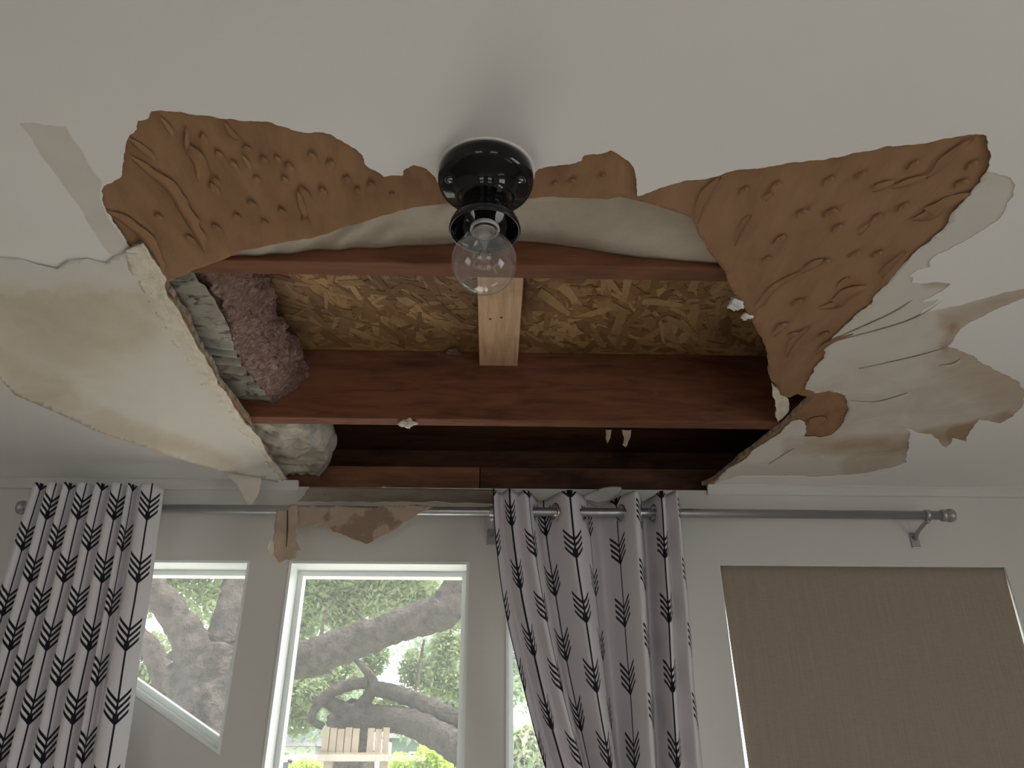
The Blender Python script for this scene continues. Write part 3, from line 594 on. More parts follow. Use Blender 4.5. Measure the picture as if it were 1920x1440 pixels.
tag(slab('board_strip', sv_, [], lambda x, y: ((x, y, CEIL + .004 + .01 * math.sin(x * 40)), (0, 0, 1)), .005, M['tape'], None, .01, M['gypsum']), 'narrow curved strip of plasterboard left at the right corner of the hole', 'plasterboard')

# ------------------------------------------------------------------ sagging stained sheet at the left
PANEL = [(-60, 480), (0, 482), (40, 484), (70, 494), (108, 502), (130, 486), (165, 483), (200, 492), (215, 478), (240, 470), (262, 470), (300, 535), (325, 585), (358, 640), (394, 698), (430, 758), (466, 808), (498, 855), (535, 908), (515, 900), (490, 893), (430, 884), (350, 862), (270, 836), (180, 805), (100, 768), (30, 738), (0, 706), (-60, 660)]
def sag(px, py):
    # drop below the ceiling (m): nothing along the upper and hole edges, most along the free lower-left edge
    d_low = min(seg(px, py, a, b) for a, b in (((-60, 660), (0, 706)), ((0, 706), (30, 738)), ((30, 738), (180, 805)), ((180, 805), (350, 862)), ((350, 862), (430, 884)), ((430, 884), (515, 900))))
    d_up = min(seg(px, py, (-60, 480), (240, 470)), seg(px, py, (250, 466), (545, 914)))
    k = d_up / (d_up + d_low + 1e-6); return .0004 + .054 * k ** 1.6 * min(1, (560 - px) / 260)
def panel_xy(px, py):
    return onz(px, py, CEIL - sag(px, py))
pl = jag([(x, y) for x, y in PANEL], .0, 9, 41)                         # outline in the photograph, laid onto the sagging surface
V2, F2, B2 = mesh2d(pl, [], 8.0, 3)
LOWER = [(-60, 660), (0, 706), (30, 738), (100, 768), (180, 805), (270, 836), (350, 862), (430, 884), (490, 893)]
def stain_l(px, py):
    s = .30
    for a, b, r_, kk in [((-40, 600), (230, 580), 70, .28), ((0, 560), (260, 560), 30, .16), ((40, 720), (200, 790), 26, .30), ((200, 790), (430, 870), 20, .34), ((130, 660), (220, 640), 60, .15), ((-20, 690), (100, 745), 36, .25)]:
        d = seg(px, py, a, b); s += kk * max(0, 1 - (d / (r_ * 1.5)) ** 2) if d < r_ * 1.5 else 0
    if py < 545 + 25 * noise.noise(Vector((px * .02, 1, 0))): s -= .18
    return max(0, min(.62, s))
front = []
for x, y in V2: p = panel_xy(x, y); p.z -= .0040 + .0006 * noise.noise(Vector((p.x * 25, p.y * 25, 0))); front.append(p)
n = len(V2); back = [p + Vector((0, 0, .0022)) for p in front]
fc = [tuple(t) for t in F2] + [(t[0] + n, t[2] + n, t[1] + n) for t in F2] + [(a, a + n, b + n, b) for a, b in B2]
pan = obj('sagging_sheet', front + back, fc, M['stained'], None, False); s_ = np.zeros(len(fc), bool); s_[:2 * len(F2)] = True; pan.data.polygons.foreach_set('use_smooth', s_); fix_normals(pan)
A = np.array([stain_l(x, y) for x, y in V2]); at = pan.data.attributes.new('stain', 'FLOAT', 'POINT'); at.data.foreach_set('value', np.concatenate([A, A]).astype(np.float32))
tag(pan, 'large beige water-stained sheet sagging from the ceiling left of the hole', 'ceiling sheet')
# rough strip of joint compound along the left edge of the opening
TAPE = [(232, 474), (268, 458), (282, 480), (312, 528), (308, 540), (330, 578), (360, 632), (396, 692), (432, 752), (468, 802), (500, 850), (546, 910), (530, 908), (500, 868), (470, 828), (440, 798), (418, 782), (400, 770), (378, 740), (372, 708), (352, 690), (330, 650), (300, 600), (268, 548), (240, 505)]
tp = jag(cz(TAPE, CEIL - .008), .045, .008, 51); tp = clipY(tp, WALLY - .035)
def tape_pt(x, y): return ((x, y, CEIL - .0055 - .0026 * max(-.4, fbm(x * 42, y * 34, 0, 4))), (0, 0, 1))
tag(slab('joint_strip', tp, [], tape_pt, .005, M['tape'], None, .006, M['gypsum'], None, True), 'rough crumbling strip of plaster along the left edge of the hole', 'plaster')
# flap at the far end of the sheet
tag(hang('paper_flap', [(392, 868), (425, 878), (490, 886), (489, 905), (484, 925), (477, 938), (471, 951), (461, 946), (452, 925), (440, 905), (420, 886)], 1.955, M['flap_light'], .0012, .004, 61, .05), 'pale triangular paper flap hanging from the sagging sheet by the left curtain', 'paper')

# ------------------------------------------------------------------ torn paper draped over the curtain rod
RODY, RODZ = 1.94, CAMZ + .6255
dr = root('draped_paper', (-.30, RODY, RODZ), 'stained brown ceiling paper draped over the curtain rod, torn to a point', 'paper')
xa, xb = onY(573, 930, 2.0).x, onY(925, 930, 2.0).x
def band(u, v):
    x = xa + (xb - xa) * u; yt, zt = WALLY - .004, WTOP - .002 - .004 * u; yb, zb = RODY - .0145, RODZ + .0165 + .004 * u
    zb += .004 * noise.noise(Vector((x * 24, 3, 0))) - (.0 if u < .72 else .02 * (u - .72)); w_ = v
    return (x + (.004 * noise.noise(Vector((v * 6, 1, 0)))), yt + (yb - yt) * w_, zt + (zb - zt) * w_ - .006 * math.sin(math.pi * v) + .0018 * noise.noise(Vector((x * 22, v * 4, 2))))
k = NT('draped_paper_band'); co = k.coord(); n1 = k.noise(co, 14, 5, .6, .4); col = k.ramp(n1, [(.3, (.55, .47, .37)), (.7, (.64, .56, .46))])
sp1 = k.ramp(k.noise(k.coord((1, .5, .5)), 60, 4, .7), [(.66, (0, 0, 0)), (.70, (.9, .9, .9))]); col = k.mix(sp1, col, (.12, .07, .04)); k.color(col); M['band'] = k.set(.9, spec=.1)
bo = sheet('sloping_band', 110, 20, band, M['band'], dr, .001)
k = NT('stained_brown_paper'); co = k.coord(); n1 = k.noise(co, 9, 4, .5, .3); col = k.ramp(n1, [(.42, (.43, .335, .26)), (.52, (.46, .36, .28)), (.56, (.30, .21, .15)), (.8, (.33, .23, .165))]); k.color(col); k.bump(k.noise(co, 60, 3), .3, .002); M['brownflap'] = k.set(.9, spec=.1)
HANG = [(556, 948), (640, 948), (720, 948), (815, 950), (795, 958), (770, 975), (740, 995), (705, 1012), (687, 1021), (655, 1008), (625, 997), (606, 981), (590, 987), (575, 980), (560, 986)]
hang('hanging_sheet', HANG, RODY - .0155, M['brownflap'], .001, .0015, 71, .05, .006, None, dr)
st = root('torn_strip', onY(535, 1000, RODY - .022), 'brown torn paper strip hanging down at the left end of the draped paper', 'paper')
hang('strip', [(518, 958), (540, 955), (542, 946), (556, 944), (559, 960), (557, 985), (556, 1015), (565, 1032), (556, 1035), (555, 1046), (535, 1050), (522, 1056), (514, 1040), (512, 1010), (514, 980)], RODY - .020, M['flap'], .0012, .002, 81, .10, .005, None, st)
hang('torn_corner', [(513, 1010), (516, 1046), (504, 1038), (498, 1024), (506, 1012)], RODY - .016, M['flap_light'], .001, .002, 83, .08, .005, None, st)
q0, q1 = onY(539, 957, RODY - .0235), onY(537, 1025, RODY - .0235); tube('crease', [q0, (q0 + q1) / 2 + Vector((.0012, 0, 0)), q1], [.0012, .0018, .0008], plain('crease_dark', (.10, .055, .03), .9), st, 6)
tag(hang('curled_paint', [(1088, 938), (1100, 928), (1125, 916), (1150, 912), (1165, 914), (1160, 926), (1140, 941), (1120, 946), (1104, 941)], 2.005, M['flap_white'], .001, .006, 91, .04, lean=.3), 'curled white paint scrap behind the grommets of the right-hand curtain', 'paint scrap')

# ------------------------------------------------------------------ lampholder and bulb
lx, ly, _ = onz(911, 335, CEIL - .012); LC = (lx, ly, CEIL - .0018)
lamp = root('ceiling_lampholder', LC, 'glossy black porcelain lampholder fixed to the ceiling at the edge of the hole', 'light fixture')
lathe('canopy', [(.060, 0), (.0640, -.003), (.0650, -.010), (.0648, -.018), (.0620, -.0245), (.0560, -.028), (.046, -.031), (.038, -.036), (.0330, -.044), (.031, -.050)], LC, M['black'], lamp, 64)
lathe('socket', [(.0308, -.0502), (.0305, -.060), (.0320, -.068), (.0370, -.076), (.0425, -.084), (.0458, -.092), (.0470, -.0985), (.0462, -.1015), (.0440, -.1010), (.0420, -.094), (.036, -.083), (.029, -.075), (.024, -.073), (.0001, -.073)], LC, M['black'], lamp, 64)
lathe('ceiling_gasket', [(.0645, .0002), (.0668, -.0004), (.0662, -.0016), (.0645, -.0018)], LC, M['flap_white'], lamp, 64)
for a in (math.radians(200), math.radians(-22)):
    cx_, cy_ = lx + .050 * math.cos(a), ly + .050 * math.sin(a)
    s_ = lathe('mounting_screw', [(.0001, -.0325), (.003, -.0322), (.0046, -.0305), (.0048, -.0275)], (cx_, cy_, LC[2]), plain('screw_metal', (.25, .25, .26), .25, metal=1), lamp, 16)
    lathe('screw_recess', [(.0050, -.0285), (.0065, -.0302), (.0078, -.0298), (.0084, -.0280)], (cx_, cy_, LC[2]), M['black'], lamp, 20)
bulb = root('light_bulb', (lx, ly, CEIL - .152), 'clear round globe light bulb, unlit, screwed into the black lampholder', 'light bulb')
BC = (lx, ly, CEIL - .152); R_ = .0420
gl = [(.0150, .0535), (.0150, .0490), (.0165, .0440), (.0215, .0385)] + [(R_ * math.sin(t), R_ * math.cos(t)) for t in [math.radians(a) for a in range(36, 181, 6)]]
gl[-1] = (.0001, -R_); ob = lathe('glass_globe', gl, BC, M['bulb'], bulb, 64)
bm = bmesh.new(); bm.from_mesh(ob.data); bmesh.ops.delete(bm, geom=[f for f in bm.faces if len(f.verts) > 4], context='FACES'); bm.to_mesh(ob.data); bm.free()
thr = [(.0001, .080)]
for i in range(9): thr += [(.0128, .079 - i * .003), (.0136, .0775 - i * .003)]
thr += [(.0156, .050), (.0156, .047), (.0148, .0468), (.0140, .054), (.0001, .060)]
lathe('screw_base', thr, BC, M['brass'], bulb, 40)
lathe('ceramic_collar', [(.0172, .058), (.0192, .056), (.0196, .052), (.0180, .050), (.0165, .052)], BC, M['ceramic'], bulb, 40)
lathe('glass_stem', [(.0105, .047), (.0070, .036), (.0035, .026), (.0030, .008), (.0048, .004), (.0001, .002)], BC, M['bulb'], bulb, 24)
for s_ in (-1, 1):
    tube('support_wire', [(lx + s_ * .003, ly, BC[2] + .02), (lx + s_ * .010, ly, BC[2] + .005), (lx + s_ * .014, ly, BC[2] - .006)], .0005, M['brass'], bulb, 6)
tube('filament', [(lx - .014 + .028 * t, ly + .003 * math.sin(t * 50), BC[2] - .006 - .004 * math.sin(math.pi * t)) for t in np.linspace(0, 1, 60)], .0004, M['brass'], bulb, 5)

# ------------------------------------------------------------------ curtain rod and curtains
rod = root('curtain_rod', (0, RODY, RODZ), 'long brushed grey metal curtain rod across the wall above the windows', 'curtain rod')
xl, xr = onY(58, 950, RODY).x, onY(1766, 967, RODY).x
tube('pole', [(xl, RODY, RODZ), (xr, RODY, RODZ)], .0118, M['rod'], rod, 20)
def lathe_x(name, prof, c, mat, parent, n=24):
    o = lathe(name, prof, (0, 0, 0), mat, None, n); org = ORG[parent.name]
    o.data.transform(Matrix.Translation(Vector(c) - org) @ Matrix.Rotation(math.pi / 2, 4, 'Y')); o.parent = parent; return o
for x, s_ in ((xl, -1), (xr, 1)):
    lathe_x('finial', [(.0001, s_ * -.002), (.0150, s_ * -.002), (.0165, s_ * .002), (.0160, s_ * .010), (.0125, s_ * .012), (.0125, s_ * .015), (.0175, s_ * .017), (.0185, s_ * .023), (.0165, s_ * .030), (.0001, s_ * .032)], (x, RODY, RODZ), M['rod'], rod)
def bracket(px):
    x = onY(px, 965, RODY).x
    v, f = tube_data([(x, WALLY - .004, RODZ - .040), (x, WALLY - .03, RODZ - .026), (x, RODY + .02, RODZ - .0155), (x, RODY, RODZ - .0150)], [.006, .0055, .005, .0055], 10)
    br = obj('bracket', v, f, M['rod'], rod, True)
    box('wall_flange', (x - .012, WALLY - .005, RODZ - .066), (x + .012, WALLY - .0002, RODZ - .022), M['rod'], br, .002)
    v, f = tube_data([(x - .006, RODY, RODZ), (x + .006, RODY, RODZ)], .0145, 20); obj('saddle', v, f, M['rod'], br, True)
for px in (1738, 922, 75): bracket(px)
def curtain(name, label, top, bot, zt, zb, zmid, seed, knots, hem_shift, rings, ease, off=0.0):
    """top/bot: cloth sections [(x, y)] at the rod and at zmid; the cloth runs on below zmid down to zb"""
    rt = root(name, ((top[0][0] + top[-1][0]) / 2, RODY, zt), label, 'curtain', 'arrow-print curtains on the rod')
    K = 12; T, B_ = resample(top, K), resample(bot, K); nu = len(T); nv = 150
    # cloth length across: the longer of the two sections
    arc = [0]
    for i in range(1, nu): arc.append(arc[-1] + .5 * (math.hypot(*(T[i] - T[i - 1])) + math.hypot(*(B_[i] - B_[i - 1]))))
    arc_at = lambda p: float(np.interp(p * K, range(nu), arc))
    ka, ku = [], []
    for p, c_, w_ in knots: ka += [arc_at(p) + off - w_, arc_at(p) + off + w_]; ku += [c_ - w_ / .105, c_ + w_ / .105]
    ucol = np.interp(arc, ka, ku) * .105
    verts = []; zs = [zt + (zb - zt) * j / nv for j in range(nv + 1)]
    for j, z in enumerate(zs):
        t = (zt - z) / (zt - zmid); h = min(1, (zt - z) / .03)
        for i in range(nu):
            e = ease(i / (nu - 1)); tt = min(t, 1.25) ** e; p = T[i] * (1 - tt) + B_[i] * tt
            p = p + np.array((.0025 * noise.noise(Vector((arc[i] * 7, z * 5, seed))), .004 * noise.noise(Vector((arc[i] * 9, z * 4, seed + 5)))))
            verts.append((p[0], p[1], z + .003 * (1 - h) * noise.noise(Vector((arc[i] * 20, seed, 0)))))
    holes = []
    for s in rings:
        i = int(s * K); i = min(nu - 2, i); c = Vector((*T[i], RODZ)); a = T[min(i + 1, nu - 1)] - T[i - 1]; holes.append((arc[i], c, Vector((a[0], a[1], 0)).normalized(), i))
    faces = []
    for j in range(nv):
        zc = (zs[j] + zs[j + 1]) / 2
        for i in range(nu - 1):
            ac = (arc[i] + arc[i + 1]) / 2
            if any((ac - h[0]) ** 2 + (zc - RODZ) ** 2 < .0195 ** 2 for h in holes): continue
            faces.append((j * nu + i, (j + 1) * nu + i, (j + 1) * nu + i + 1, j * nu + i + 1))
    o = obj('cloth', verts, faces, M['curtain'], rt, True)
    uvl = o.data.uv_layers.new(name='cloth'); vi = np.zeros(len(o.data.loops), np.int32); o.data.loops.foreach_get('vertex_index', vi)
    uvs = np.stack([ucol[vi % nu], np.array(zs)[vi // nu] + hem_shift], 1); uvl.data.foreach_set('uv', uvs.ravel().astype(np.float32))
    m = o.modifiers.new('s', 'SOLIDIFY'); m.thickness = .0015; m.offset = 0
    for _, c, t, i in holes:
        nrm = t.cross(Vector((0, 0, 1))); pts, f_ = [], []; n1, n2 = 28, 10
        for a in range(n1):
            A_ = 2 * math.pi * a / n1; d = t * math.cos(A_) + Vector((0, 0, 1)) * math.sin(A_)
            for b in range(n2): B__ = 2 * math.pi * b / n2; pts.append(c + d * (.0205 + .0042 * math.cos(B__)) + nrm * .0026 * math.sin(B__))
        for a in range(n1):
            for b in range(n2): f_.append((a * n2 + b, ((a + 1) % n1) * n2 + b, ((a + 1) % n1) * n2 + (b + 1) % n2, a * n2 + (b + 1) % n2))
        obj('grommet', pts, f_, M['grommet'], rt, True)
    return rt
F_, B0 = RODY - .036, RODY + .034
def sec(pxs, py, amp=1.0, sh=0.0): return [(onY(x, py, RODY).x, RODY + sh + {'F': -.044, 'B': .044, 'f': -.052, 'b': -.017, 'M': 0, 'D': .066}[k] * amp) for k, x in pxs]
ZT = CAMZ + .672; ZMID = onY(1100, 1440, RODY).z
ROLLS = [(64, 88), (88, 120), (120, 144), (144, 176), (176, 206), (206, 241), (241, 258), (258, 306)]
lo_ = lambda x: -86 + (x - 64) / 243 * 326
Lt, Lb = [('M', 63)], [('M', lo_(63))]
for a, b in ROLLS:
    for t in (.32, .68): Lt.append(('F', a + (b - a) * t)); Lb.append(('F', lo_(a + (b - a) * t)))
    Lt.append(('B', b)); Lb.append(('B', lo_(b)))
curtain('curtain', 'white curtain with black arrow print hanging straight at the left end of the rod', sec(Lt, 950, .36, -.031), sec(Lb, 1440, .40, -.031), ZT + .006, .35, ZMID, 3, [(3 * j + 1.5, c_, .024) for j, c_ in enumerate((-1, 0, 1, 2, 3, 4, 5, 6))] + [(24, 6.60, .001)], -onY(95, 975, RODY - .05).z, [], lambda s: 1.0, .015)
Rt = [('f', 924), ('b', 940), ('f', 955), ('b', 970), ('F', 988), ('B', 1016), ('F', 1066), ('D', 1116), ('D', 1142), ('F', 1188), ('B', 1214), ('F', 1236), ('b', 1250), ('f', 1264), ('b', 1273)]
Rb = [('f', 1020), ('b', 1036), ('f', 1052), ('b', 1066), ('F', 1086), ('B', 1106), ('F', 1140), ('D', 1166), ('D', 1182), ('F', 1216), ('B', 1240), ('F', 1262), ('b', 1278), ('f', 1298), ('b', 1312)]
curtain('curtain', 'grey-white curtain with black arrow print gathered aside in the middle of the rod', sec(Rt, 965), sec(Rb, 1440), ZT, .35, ZMID, 8, [(0, 0, .012), (2, 1, .014), (4, 1.95, .014), (4.75, 2.75, .004), (6, 4, .03), (6.75, 5, .002), (7.0, 5.3, .001), (8.0, 5.65, .001), (8.4, 6, .006), (9.35, 7, .006), (11, 8, .018), (13, 8.72, .004), (14, 9.0, .0005)], -onY(1066, 1049, RODY - .036).z, [4.5, 5.5, 6.5, 8.5, 9.5, 10.5], lambda s: 1.75 - .75 * min(1, s * 1.2))

# ------------------------------------------------------------------ linen shade in the right-hand window
sh = root('window_shade', (1.01, WALLY + .03, HEAD - .01), 'plain taupe linen shade pulled down in the right-hand window', 'window shade')
x0, x1 = .6190, 1.4010
def shade(u, v):
    z = HEAD - .0022 - v * 1.30; k = min(1, v * 6); li = .0008 + .030 * min(v, .5); ri = .0008 + .022 * min(v, .5); x = x0 + li + (x1 - x0 - li - ri) * u
    return (x, WALLY + .008 + .003 * math.sin(u * 5 + 1) * k + .003 * noise.noise(Vector((u * 4, v * 3, 0))) * k + .006 * k * (abs(u - .5) * 2) ** 6, z)
sheet('fabric', 60, 60, shade, M['linen'], sh, .0015)
box('head_rail', (x0 + .001, WALLY + .022, HEAD - .045), (x1 - .001, WALLY + .056, HEAD - .0022), M['white'], sh, .002)
box('hem_bar', (x0 + .006, WALLY + .022, HEAD - 1.335), (x1 - .006, WALLY + .036, HEAD - 1.308), M['linen'], sh, .004)

# ------------------------------------------------------------------ outside: oaks, play fort, houses
S(box('ground', (-40, WALLY + .3, -.5), (40, 60, -.4), M['ground']))
S(box('bounce_slab', (-9, WALLY + .3, -.42), (9, 7.0, -.38), plain('bounce_pale', (.76, .73, .68), .9, var=.06, scale=3)))  # unseen pale slab added to bounce sunlight up onto the ceiling
def leaves(name, n, centres, size, mat, parent, seed, flat=1.0):
    """centres: (x, y, z, rx, ry, rz) clumps; leaves as small bent diamonds"""
    R = np.random.RandomState(seed); C = np.array(centres); vol = (C[:, 3] * C[:, 4] * C[:, 5]) ** .67; idx = R.choice(len(C), n, p=vol / vol.sum())
    d = R.normal(size=(n, 3)); d /= np.linalg.norm(d, axis=1)[:, None]; rad = R.uniform(0, 1, n) ** .45
    P = C[idx, :3] + d * rad[:, None] * C[idx, 3:6]
    a = R.normal(size=(n, 3)); a /= np.linalg.norm(a, axis=1)[:, None]; b = np.cross(a, R.normal(size=(n, 3))); b /= np.linalg.norm(b, axis=1)[:, None]
    L = (size * R.uniform(.6, 1.35, n))[:, None]; v = np.stack([P - a * L, P - b * L * .42, P + a * L, P + b * L * .42], 1).reshape(-1, 3)
    f = np.arange(4 * n).reshape(-1, 4); o = obj(name, v, f, mat, parent); t = np.repeat(np.clip(R.uniform(0, 1, n) * .6 + .4 * R.uniform(0, 1, len(C))[idx], 0, 1), 4)
    at = o.data.attributes.new('tone', 'FLOAT', 'POINT'); at.data.foreach_set('value', t.astype(np.float32)); o['kind'] = 'stuff'; return o
def limb(name, pts, parent, seed):
    """pts: (px, py, Y, half width in px)"""
    P = resample([(*onY(x, y, Y), hw * Y / FPX * 1.05) for x, y, Y, hw in pts], 8)
    return tube(name, [p[:3] for p in P], [max(.004, p[3]) for p in P], M['bark'], parent, 16, True, .2, seed)
def cl(px, py, Y, r): p = onY(px, py, Y); k = r * Y / FPX; return (p.x, p.y, p.z, k, k * .7, k)
oak = root('oak_tree', (onY(400, 1440, 6.5).x, 6.5, -.4), 'thick forked oak trunk seen close outside the left window', 'tree')
g0 = onY(385, 1440, 6.5)
P = resample([(g0.x, 6.5, -.45, .46), (g0.x, 6.5, .6, .36), (*onY(400, 1400, 6.5), .33), (*onY(402, 1290, 6.5), .34), (*onY(405, 1215, 6.5), .30)], 8)
tube('trunk', [p[:3] for p in P], [p[3] for p in P], M['bark'], oak, 20, True, .3, 1)
limb('limb', [(412, 1270, 6.5, 44), (430, 1190, 6.5, 36), (450, 1100, 6.5, 30), (458, 1010, 6.5, 28), (455, 900, 6.6, 26), (470, 700, 6.8, 20)], oak, 2)
limb('limb', [(392, 1270, 6.5, 42), (355, 1195, 6.35, 30), (305, 1125, 6.2, 24), (250, 1070, 6.0, 25), (150, 990, 5.8, 22)], oak, 3)
limb('limb', [(335, 1470, 7.4, 24), (325, 1340, 7.4, 20), (295, 1240, 7.4, 18), (255, 1190, 7.4, 16), (150, 1110, 7.4, 14)], oak, 4)
leaves('foliage', 16000, [cl(x, y, Y, r_) for x, y, Y, r_ in [(330, 1060, 8.5, 70), (390, 1110, 8.5, 60), (280, 1100, 8.6, 55), (430, 1020, 8.2, 60), (250, 1020, 7.5, 70), (340, 960, 8, 90), (200, 1080, 7.5, 70), (120, 1100, 7.5, 90), (450, 900, 7.5, 90), (285, 1230, 9, 45), (300, 1300, 9.2, 50), (270, 1270, 9, 40)]], .042, M['leaf'], oak, 1)
oak2 = root('spreading_oak', (onY(690, 1440, 10).x - .2, 10.2, -.4), 'spreading live oak with crooked horizontal limbs beyond the middle window', 'tree')
t0 = onY(660, 1440, 10)
P = resample([(t0.x, 10.3, -.45, .45), (t0.x, 10.3, .8, .32), (*onY(655, 1380, 10.3), .26), (*onY(650, 1340, 10.2), .24)], 8); tube('trunk', [p[:3] for p in P], [p[3] for p in P], M['bark'], oak2, 18, True, .3, 5)
limb('limb', [(430, 1290, 8.5, 20), (500, 1262, 8.5, 26), (560, 1238, 8.5, 28), (630, 1215, 8.4, 30), (700, 1190, 8.3, 27), (770, 1165, 8.2, 28), (830, 1145, 8.1, 32), (860, 1105, 8.1, 30), (885, 1040, 8.1, 26), (930, 950, 8.2, 22)], oak2, 6)
limb('limb', [(620, 1250, 8.8, 10), (570, 1258, 8.8, 12), (540, 1250, 8.7, 14)], oak2, 16)
limb('limb', [(655, 1350, 10.2, 24), (700, 1346, 10.0, 20), (760, 1352, 9.6, 21), (815, 1375, 9.2, 22), (870, 1410, 8.8, 24), (960, 1470, 8.5, 26)], oak2, 7)
limb('limb', [(700, 1290, 10, 12), (745, 1300, 9.8, 13), (800, 1322, 9.5, 14), (850, 1345, 9.2, 14), (900, 1365, 9.0, 14), (980, 1390, 9, 12)], oak2, 8)
limb('limb', [(655, 1350, 10.2, 16), (640, 1330, 10.1, 13), (612, 1316, 10, 9), (590, 1310, 9.9, 5)], oak2, 9)
limb('limb', [(690, 1280, 10, 9), (650, 1285, 10, 10), (612, 1305, 9.9, 9), (590, 1330, 9.8, 7), (585, 1350, 9.8, 6), (605, 1362, 9.9, 6)], oak2, 10)
limb('limb', [(665, 1345, 10.2, 16), (685, 1315, 10.1, 11), (700, 1285, 10, 9), (690, 1262, 10, 7), (665, 1235, 10, 4)], oak2, 11)
limb('branch', [(690, 1180, 8.3, 4), (680, 1160, 8.4, 3), (660, 1140, 8.5, 2)], oak2, 12); limb('branch', [(596, 1220, 8.4, 4), (604, 1180, 8.5, 3), (612, 1140, 8.6, 2)], oak2, 13); limb('branch', [(778, 1300, 9.7, 3), (785, 1260, 9.8, 2.5), (795, 1200, 9.9, 2)], oak2, 14)
cs = [cl(r_[0], r_[1], r_[2], r_[3]) for r_ in [(600, 1110, 9.5, 60), (660, 1120, 9.6, 55), (720, 1100, 9.4, 60), (780, 1110, 9.6, 50), (560, 1160, 9.8, 45), (840, 1210, 10.5, 34), (820, 1270, 10.6, 40), (780, 1255, 10.8, 34), (700, 1235, 10.8, 30), (640, 1260, 10.6, 40), (560, 1290, 10.6, 45), (590, 1300, 10.4, 30), (740, 1310, 10.8, 24), (700, 1330, 10.8, 20), (760, 1050, 9.2, 70), (640, 1040, 9.2, 70), (870, 1290, 10.5, 30), (560, 1340, 10.8, 35), (850, 1160, 10.5, 22), (640, 1155, 9.6, 30), (540, 1080, 9.5, 50), (630, 1320, 10.9, 20)]]
leaves('foliage', 32000, cs, .040, M['leaf'], oak2, 2)
# tree line further back
R2 = random.Random(12)
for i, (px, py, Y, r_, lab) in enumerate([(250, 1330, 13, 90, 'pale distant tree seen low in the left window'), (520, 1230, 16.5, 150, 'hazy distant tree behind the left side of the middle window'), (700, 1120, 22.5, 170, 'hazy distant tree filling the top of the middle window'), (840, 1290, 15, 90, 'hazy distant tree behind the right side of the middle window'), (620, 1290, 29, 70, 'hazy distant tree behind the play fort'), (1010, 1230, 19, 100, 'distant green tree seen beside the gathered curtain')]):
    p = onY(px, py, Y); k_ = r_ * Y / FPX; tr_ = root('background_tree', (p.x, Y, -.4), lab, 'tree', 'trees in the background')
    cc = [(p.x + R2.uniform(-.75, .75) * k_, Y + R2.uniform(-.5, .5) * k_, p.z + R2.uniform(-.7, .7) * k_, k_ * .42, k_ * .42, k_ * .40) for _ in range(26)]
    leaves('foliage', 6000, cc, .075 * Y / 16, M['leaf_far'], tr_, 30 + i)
    tube('trunk', [(p.x, Y, -.45), (p.x + .1, Y, p.z * .5), (p.x, Y, p.z)], [.22, .16, .08], M['bark'], tr_, 10, True, .3, i)
def bush(nm, px, py, Y, r_, mat, label, seed, n=5000):
    p = onY(px, py, Y); k_ = r_ * Y / FPX; b = root(nm, (p.x, Y, -.4), label, 'bush'); Rb_ = random.Random(seed)
    cc = [(p.x + Rb_.uniform(-.8, .8) * k_, Y + Rb_.uniform(-.4, .4) * k_, p.z - Rb_.uniform(0, 1.2) * k_, k_ * .45, k_ * .4, k_ * .4) for _ in range(22)]
    leaves('foliage', n, cc, .05, mat, b, seed); tube('stem', [(p.x, Y, -.45), (p.x + .03, Y, p.z * .5), (p.x, Y, p.z - k_ * .4)], [.05, .04, .02], M['bark'], b, 8, True)
bush('lime_bush', 795, 1415, 11.6, 52, M['leaf_lime'], 'bright lime-green bush below the oak limb in the middle window', 3, 6000)
bush('green_bush', 578, 1432, 12, 30, M['leaf_lime'], 'low light-green bush left of the play fort', 4, 2500)
bush('blossoming_bush', 985, 1385, 7.0, 62, M['leaf_pink'], 'pink-tinged bush seen in the narrow gap beside the gathered curtain', 5, 6000)
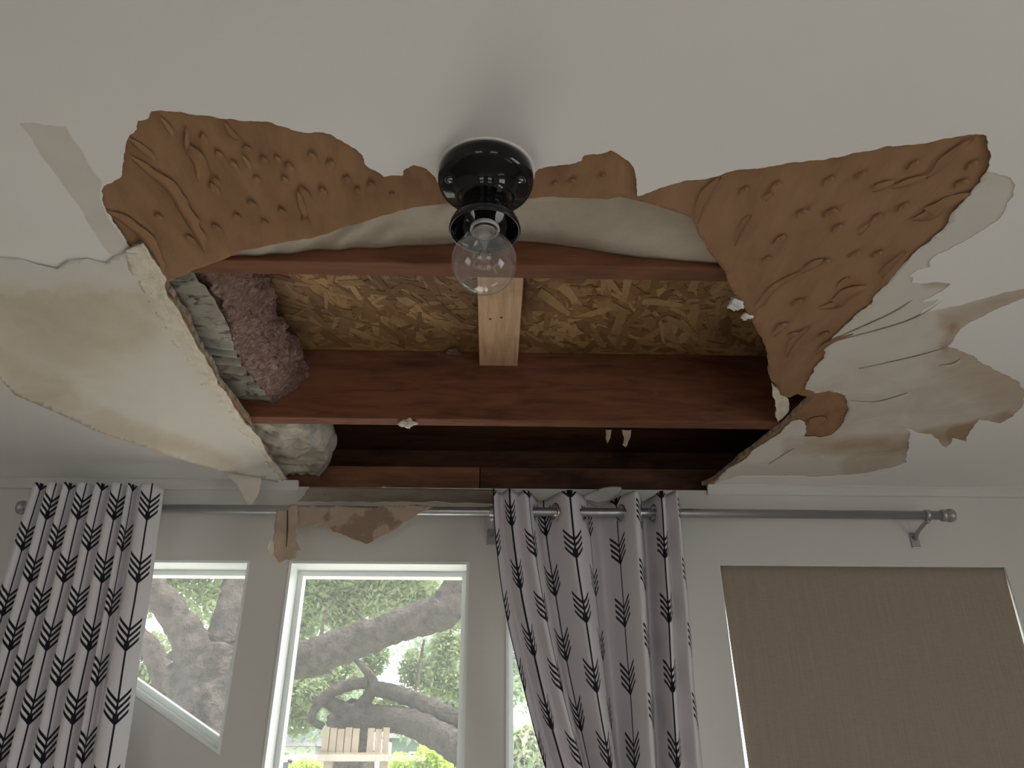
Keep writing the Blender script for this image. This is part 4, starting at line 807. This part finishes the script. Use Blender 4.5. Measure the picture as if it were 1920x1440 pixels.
# play fort of weathered boards round the oak
fort = root('play_fort', (onY(665, 1440, 9.6).x, 9.6, -.4), 'weathered wooden play fort with upright pickets in front of the spreading oak', 'play fort')
for i in range(9):
    xa_ = onY(603 + i * 14.2, 1400, 9.4).x; zt_ = onY(660, 1363 + (i * 37 % 5), 9.4).z; zb_ = onY(660, 1413, 9.4).z
    if i == 5: continue
    box('picket', (xa_, 9.38, zb_), (xa_ + .072, 9.40, zt_), M['fence'], fort)
zb_, zt_ = onY(660, 1428, 9.37).z, onY(660, 1411, 9.37).z
box('beam', (onY(598, 1400, 9.37).x, 9.33, zb_), (onY(730, 1400, 9.37).x, 9.378, zt_), M['fence'], fort)
box('deck', (onY(598, 1400, 9.37).x, 9.42, zb_ + .02), (onY(730, 1400, 9.37).x, 9.9, zb_ + .06), M['fence'], fort)
for px in (608, 712): x_ = onY(px, 1430, 9.45).x; box('post', (x_, 9.42, -.45), (x_ + .09, 9.51, zt_), M['fence'], fort)
def house(label, px0, px1, pytop, Y, wall, roofm):
    a_, b_ = onY(px0, pytop, Y), onY(px1, pytop, Y); h = root('house', ((a_.x + b_.x) / 2, Y, -.4), label, 'house', 'houses in the background')
    box('walls', (a_.x, Y, -.45), (b_.x, Y + 4, a_.z), wall, h)
    m_ = (a_.x + b_.x) / 2; v = [(a_.x - .3, Y - .4, a_.z), (b_.x + .3, Y - .4, a_.z), (b_.x + .3, Y + 4.4, a_.z), (a_.x - .3, Y + 4.4, a_.z), (a_.x - .1, Y + 2, a_.z + .5), (b_.x + .1, Y + 2, a_.z + .5)]
    obj('roof', v, [(0, 1, 5, 4), (2, 3, 4, 5), (0, 4, 3), (1, 2, 5), (0, 3, 2, 1)], roofm, h)
    for t in (.2, .6): x_ = a_.x + (b_.x - a_.x) * t; wf = box('window', (x_, Y - .03, a_.z - 1.3), (x_ + .8, Y + .02, a_.z - .3), M['house'], h); box('pane', (x_ + .06, Y - .04, a_.z - 1.24), (x_ + .74, Y - .031, a_.z - .36), M['darkglass'], wf)
house('white house with grey roof far off at the left of the middle window', 470, 592, 1400, 22, M['house'], M['roof'])
house('dull green house far off beyond the lime-green bush', 735, 900, 1385, 22, M['house_green'], M['roof'])
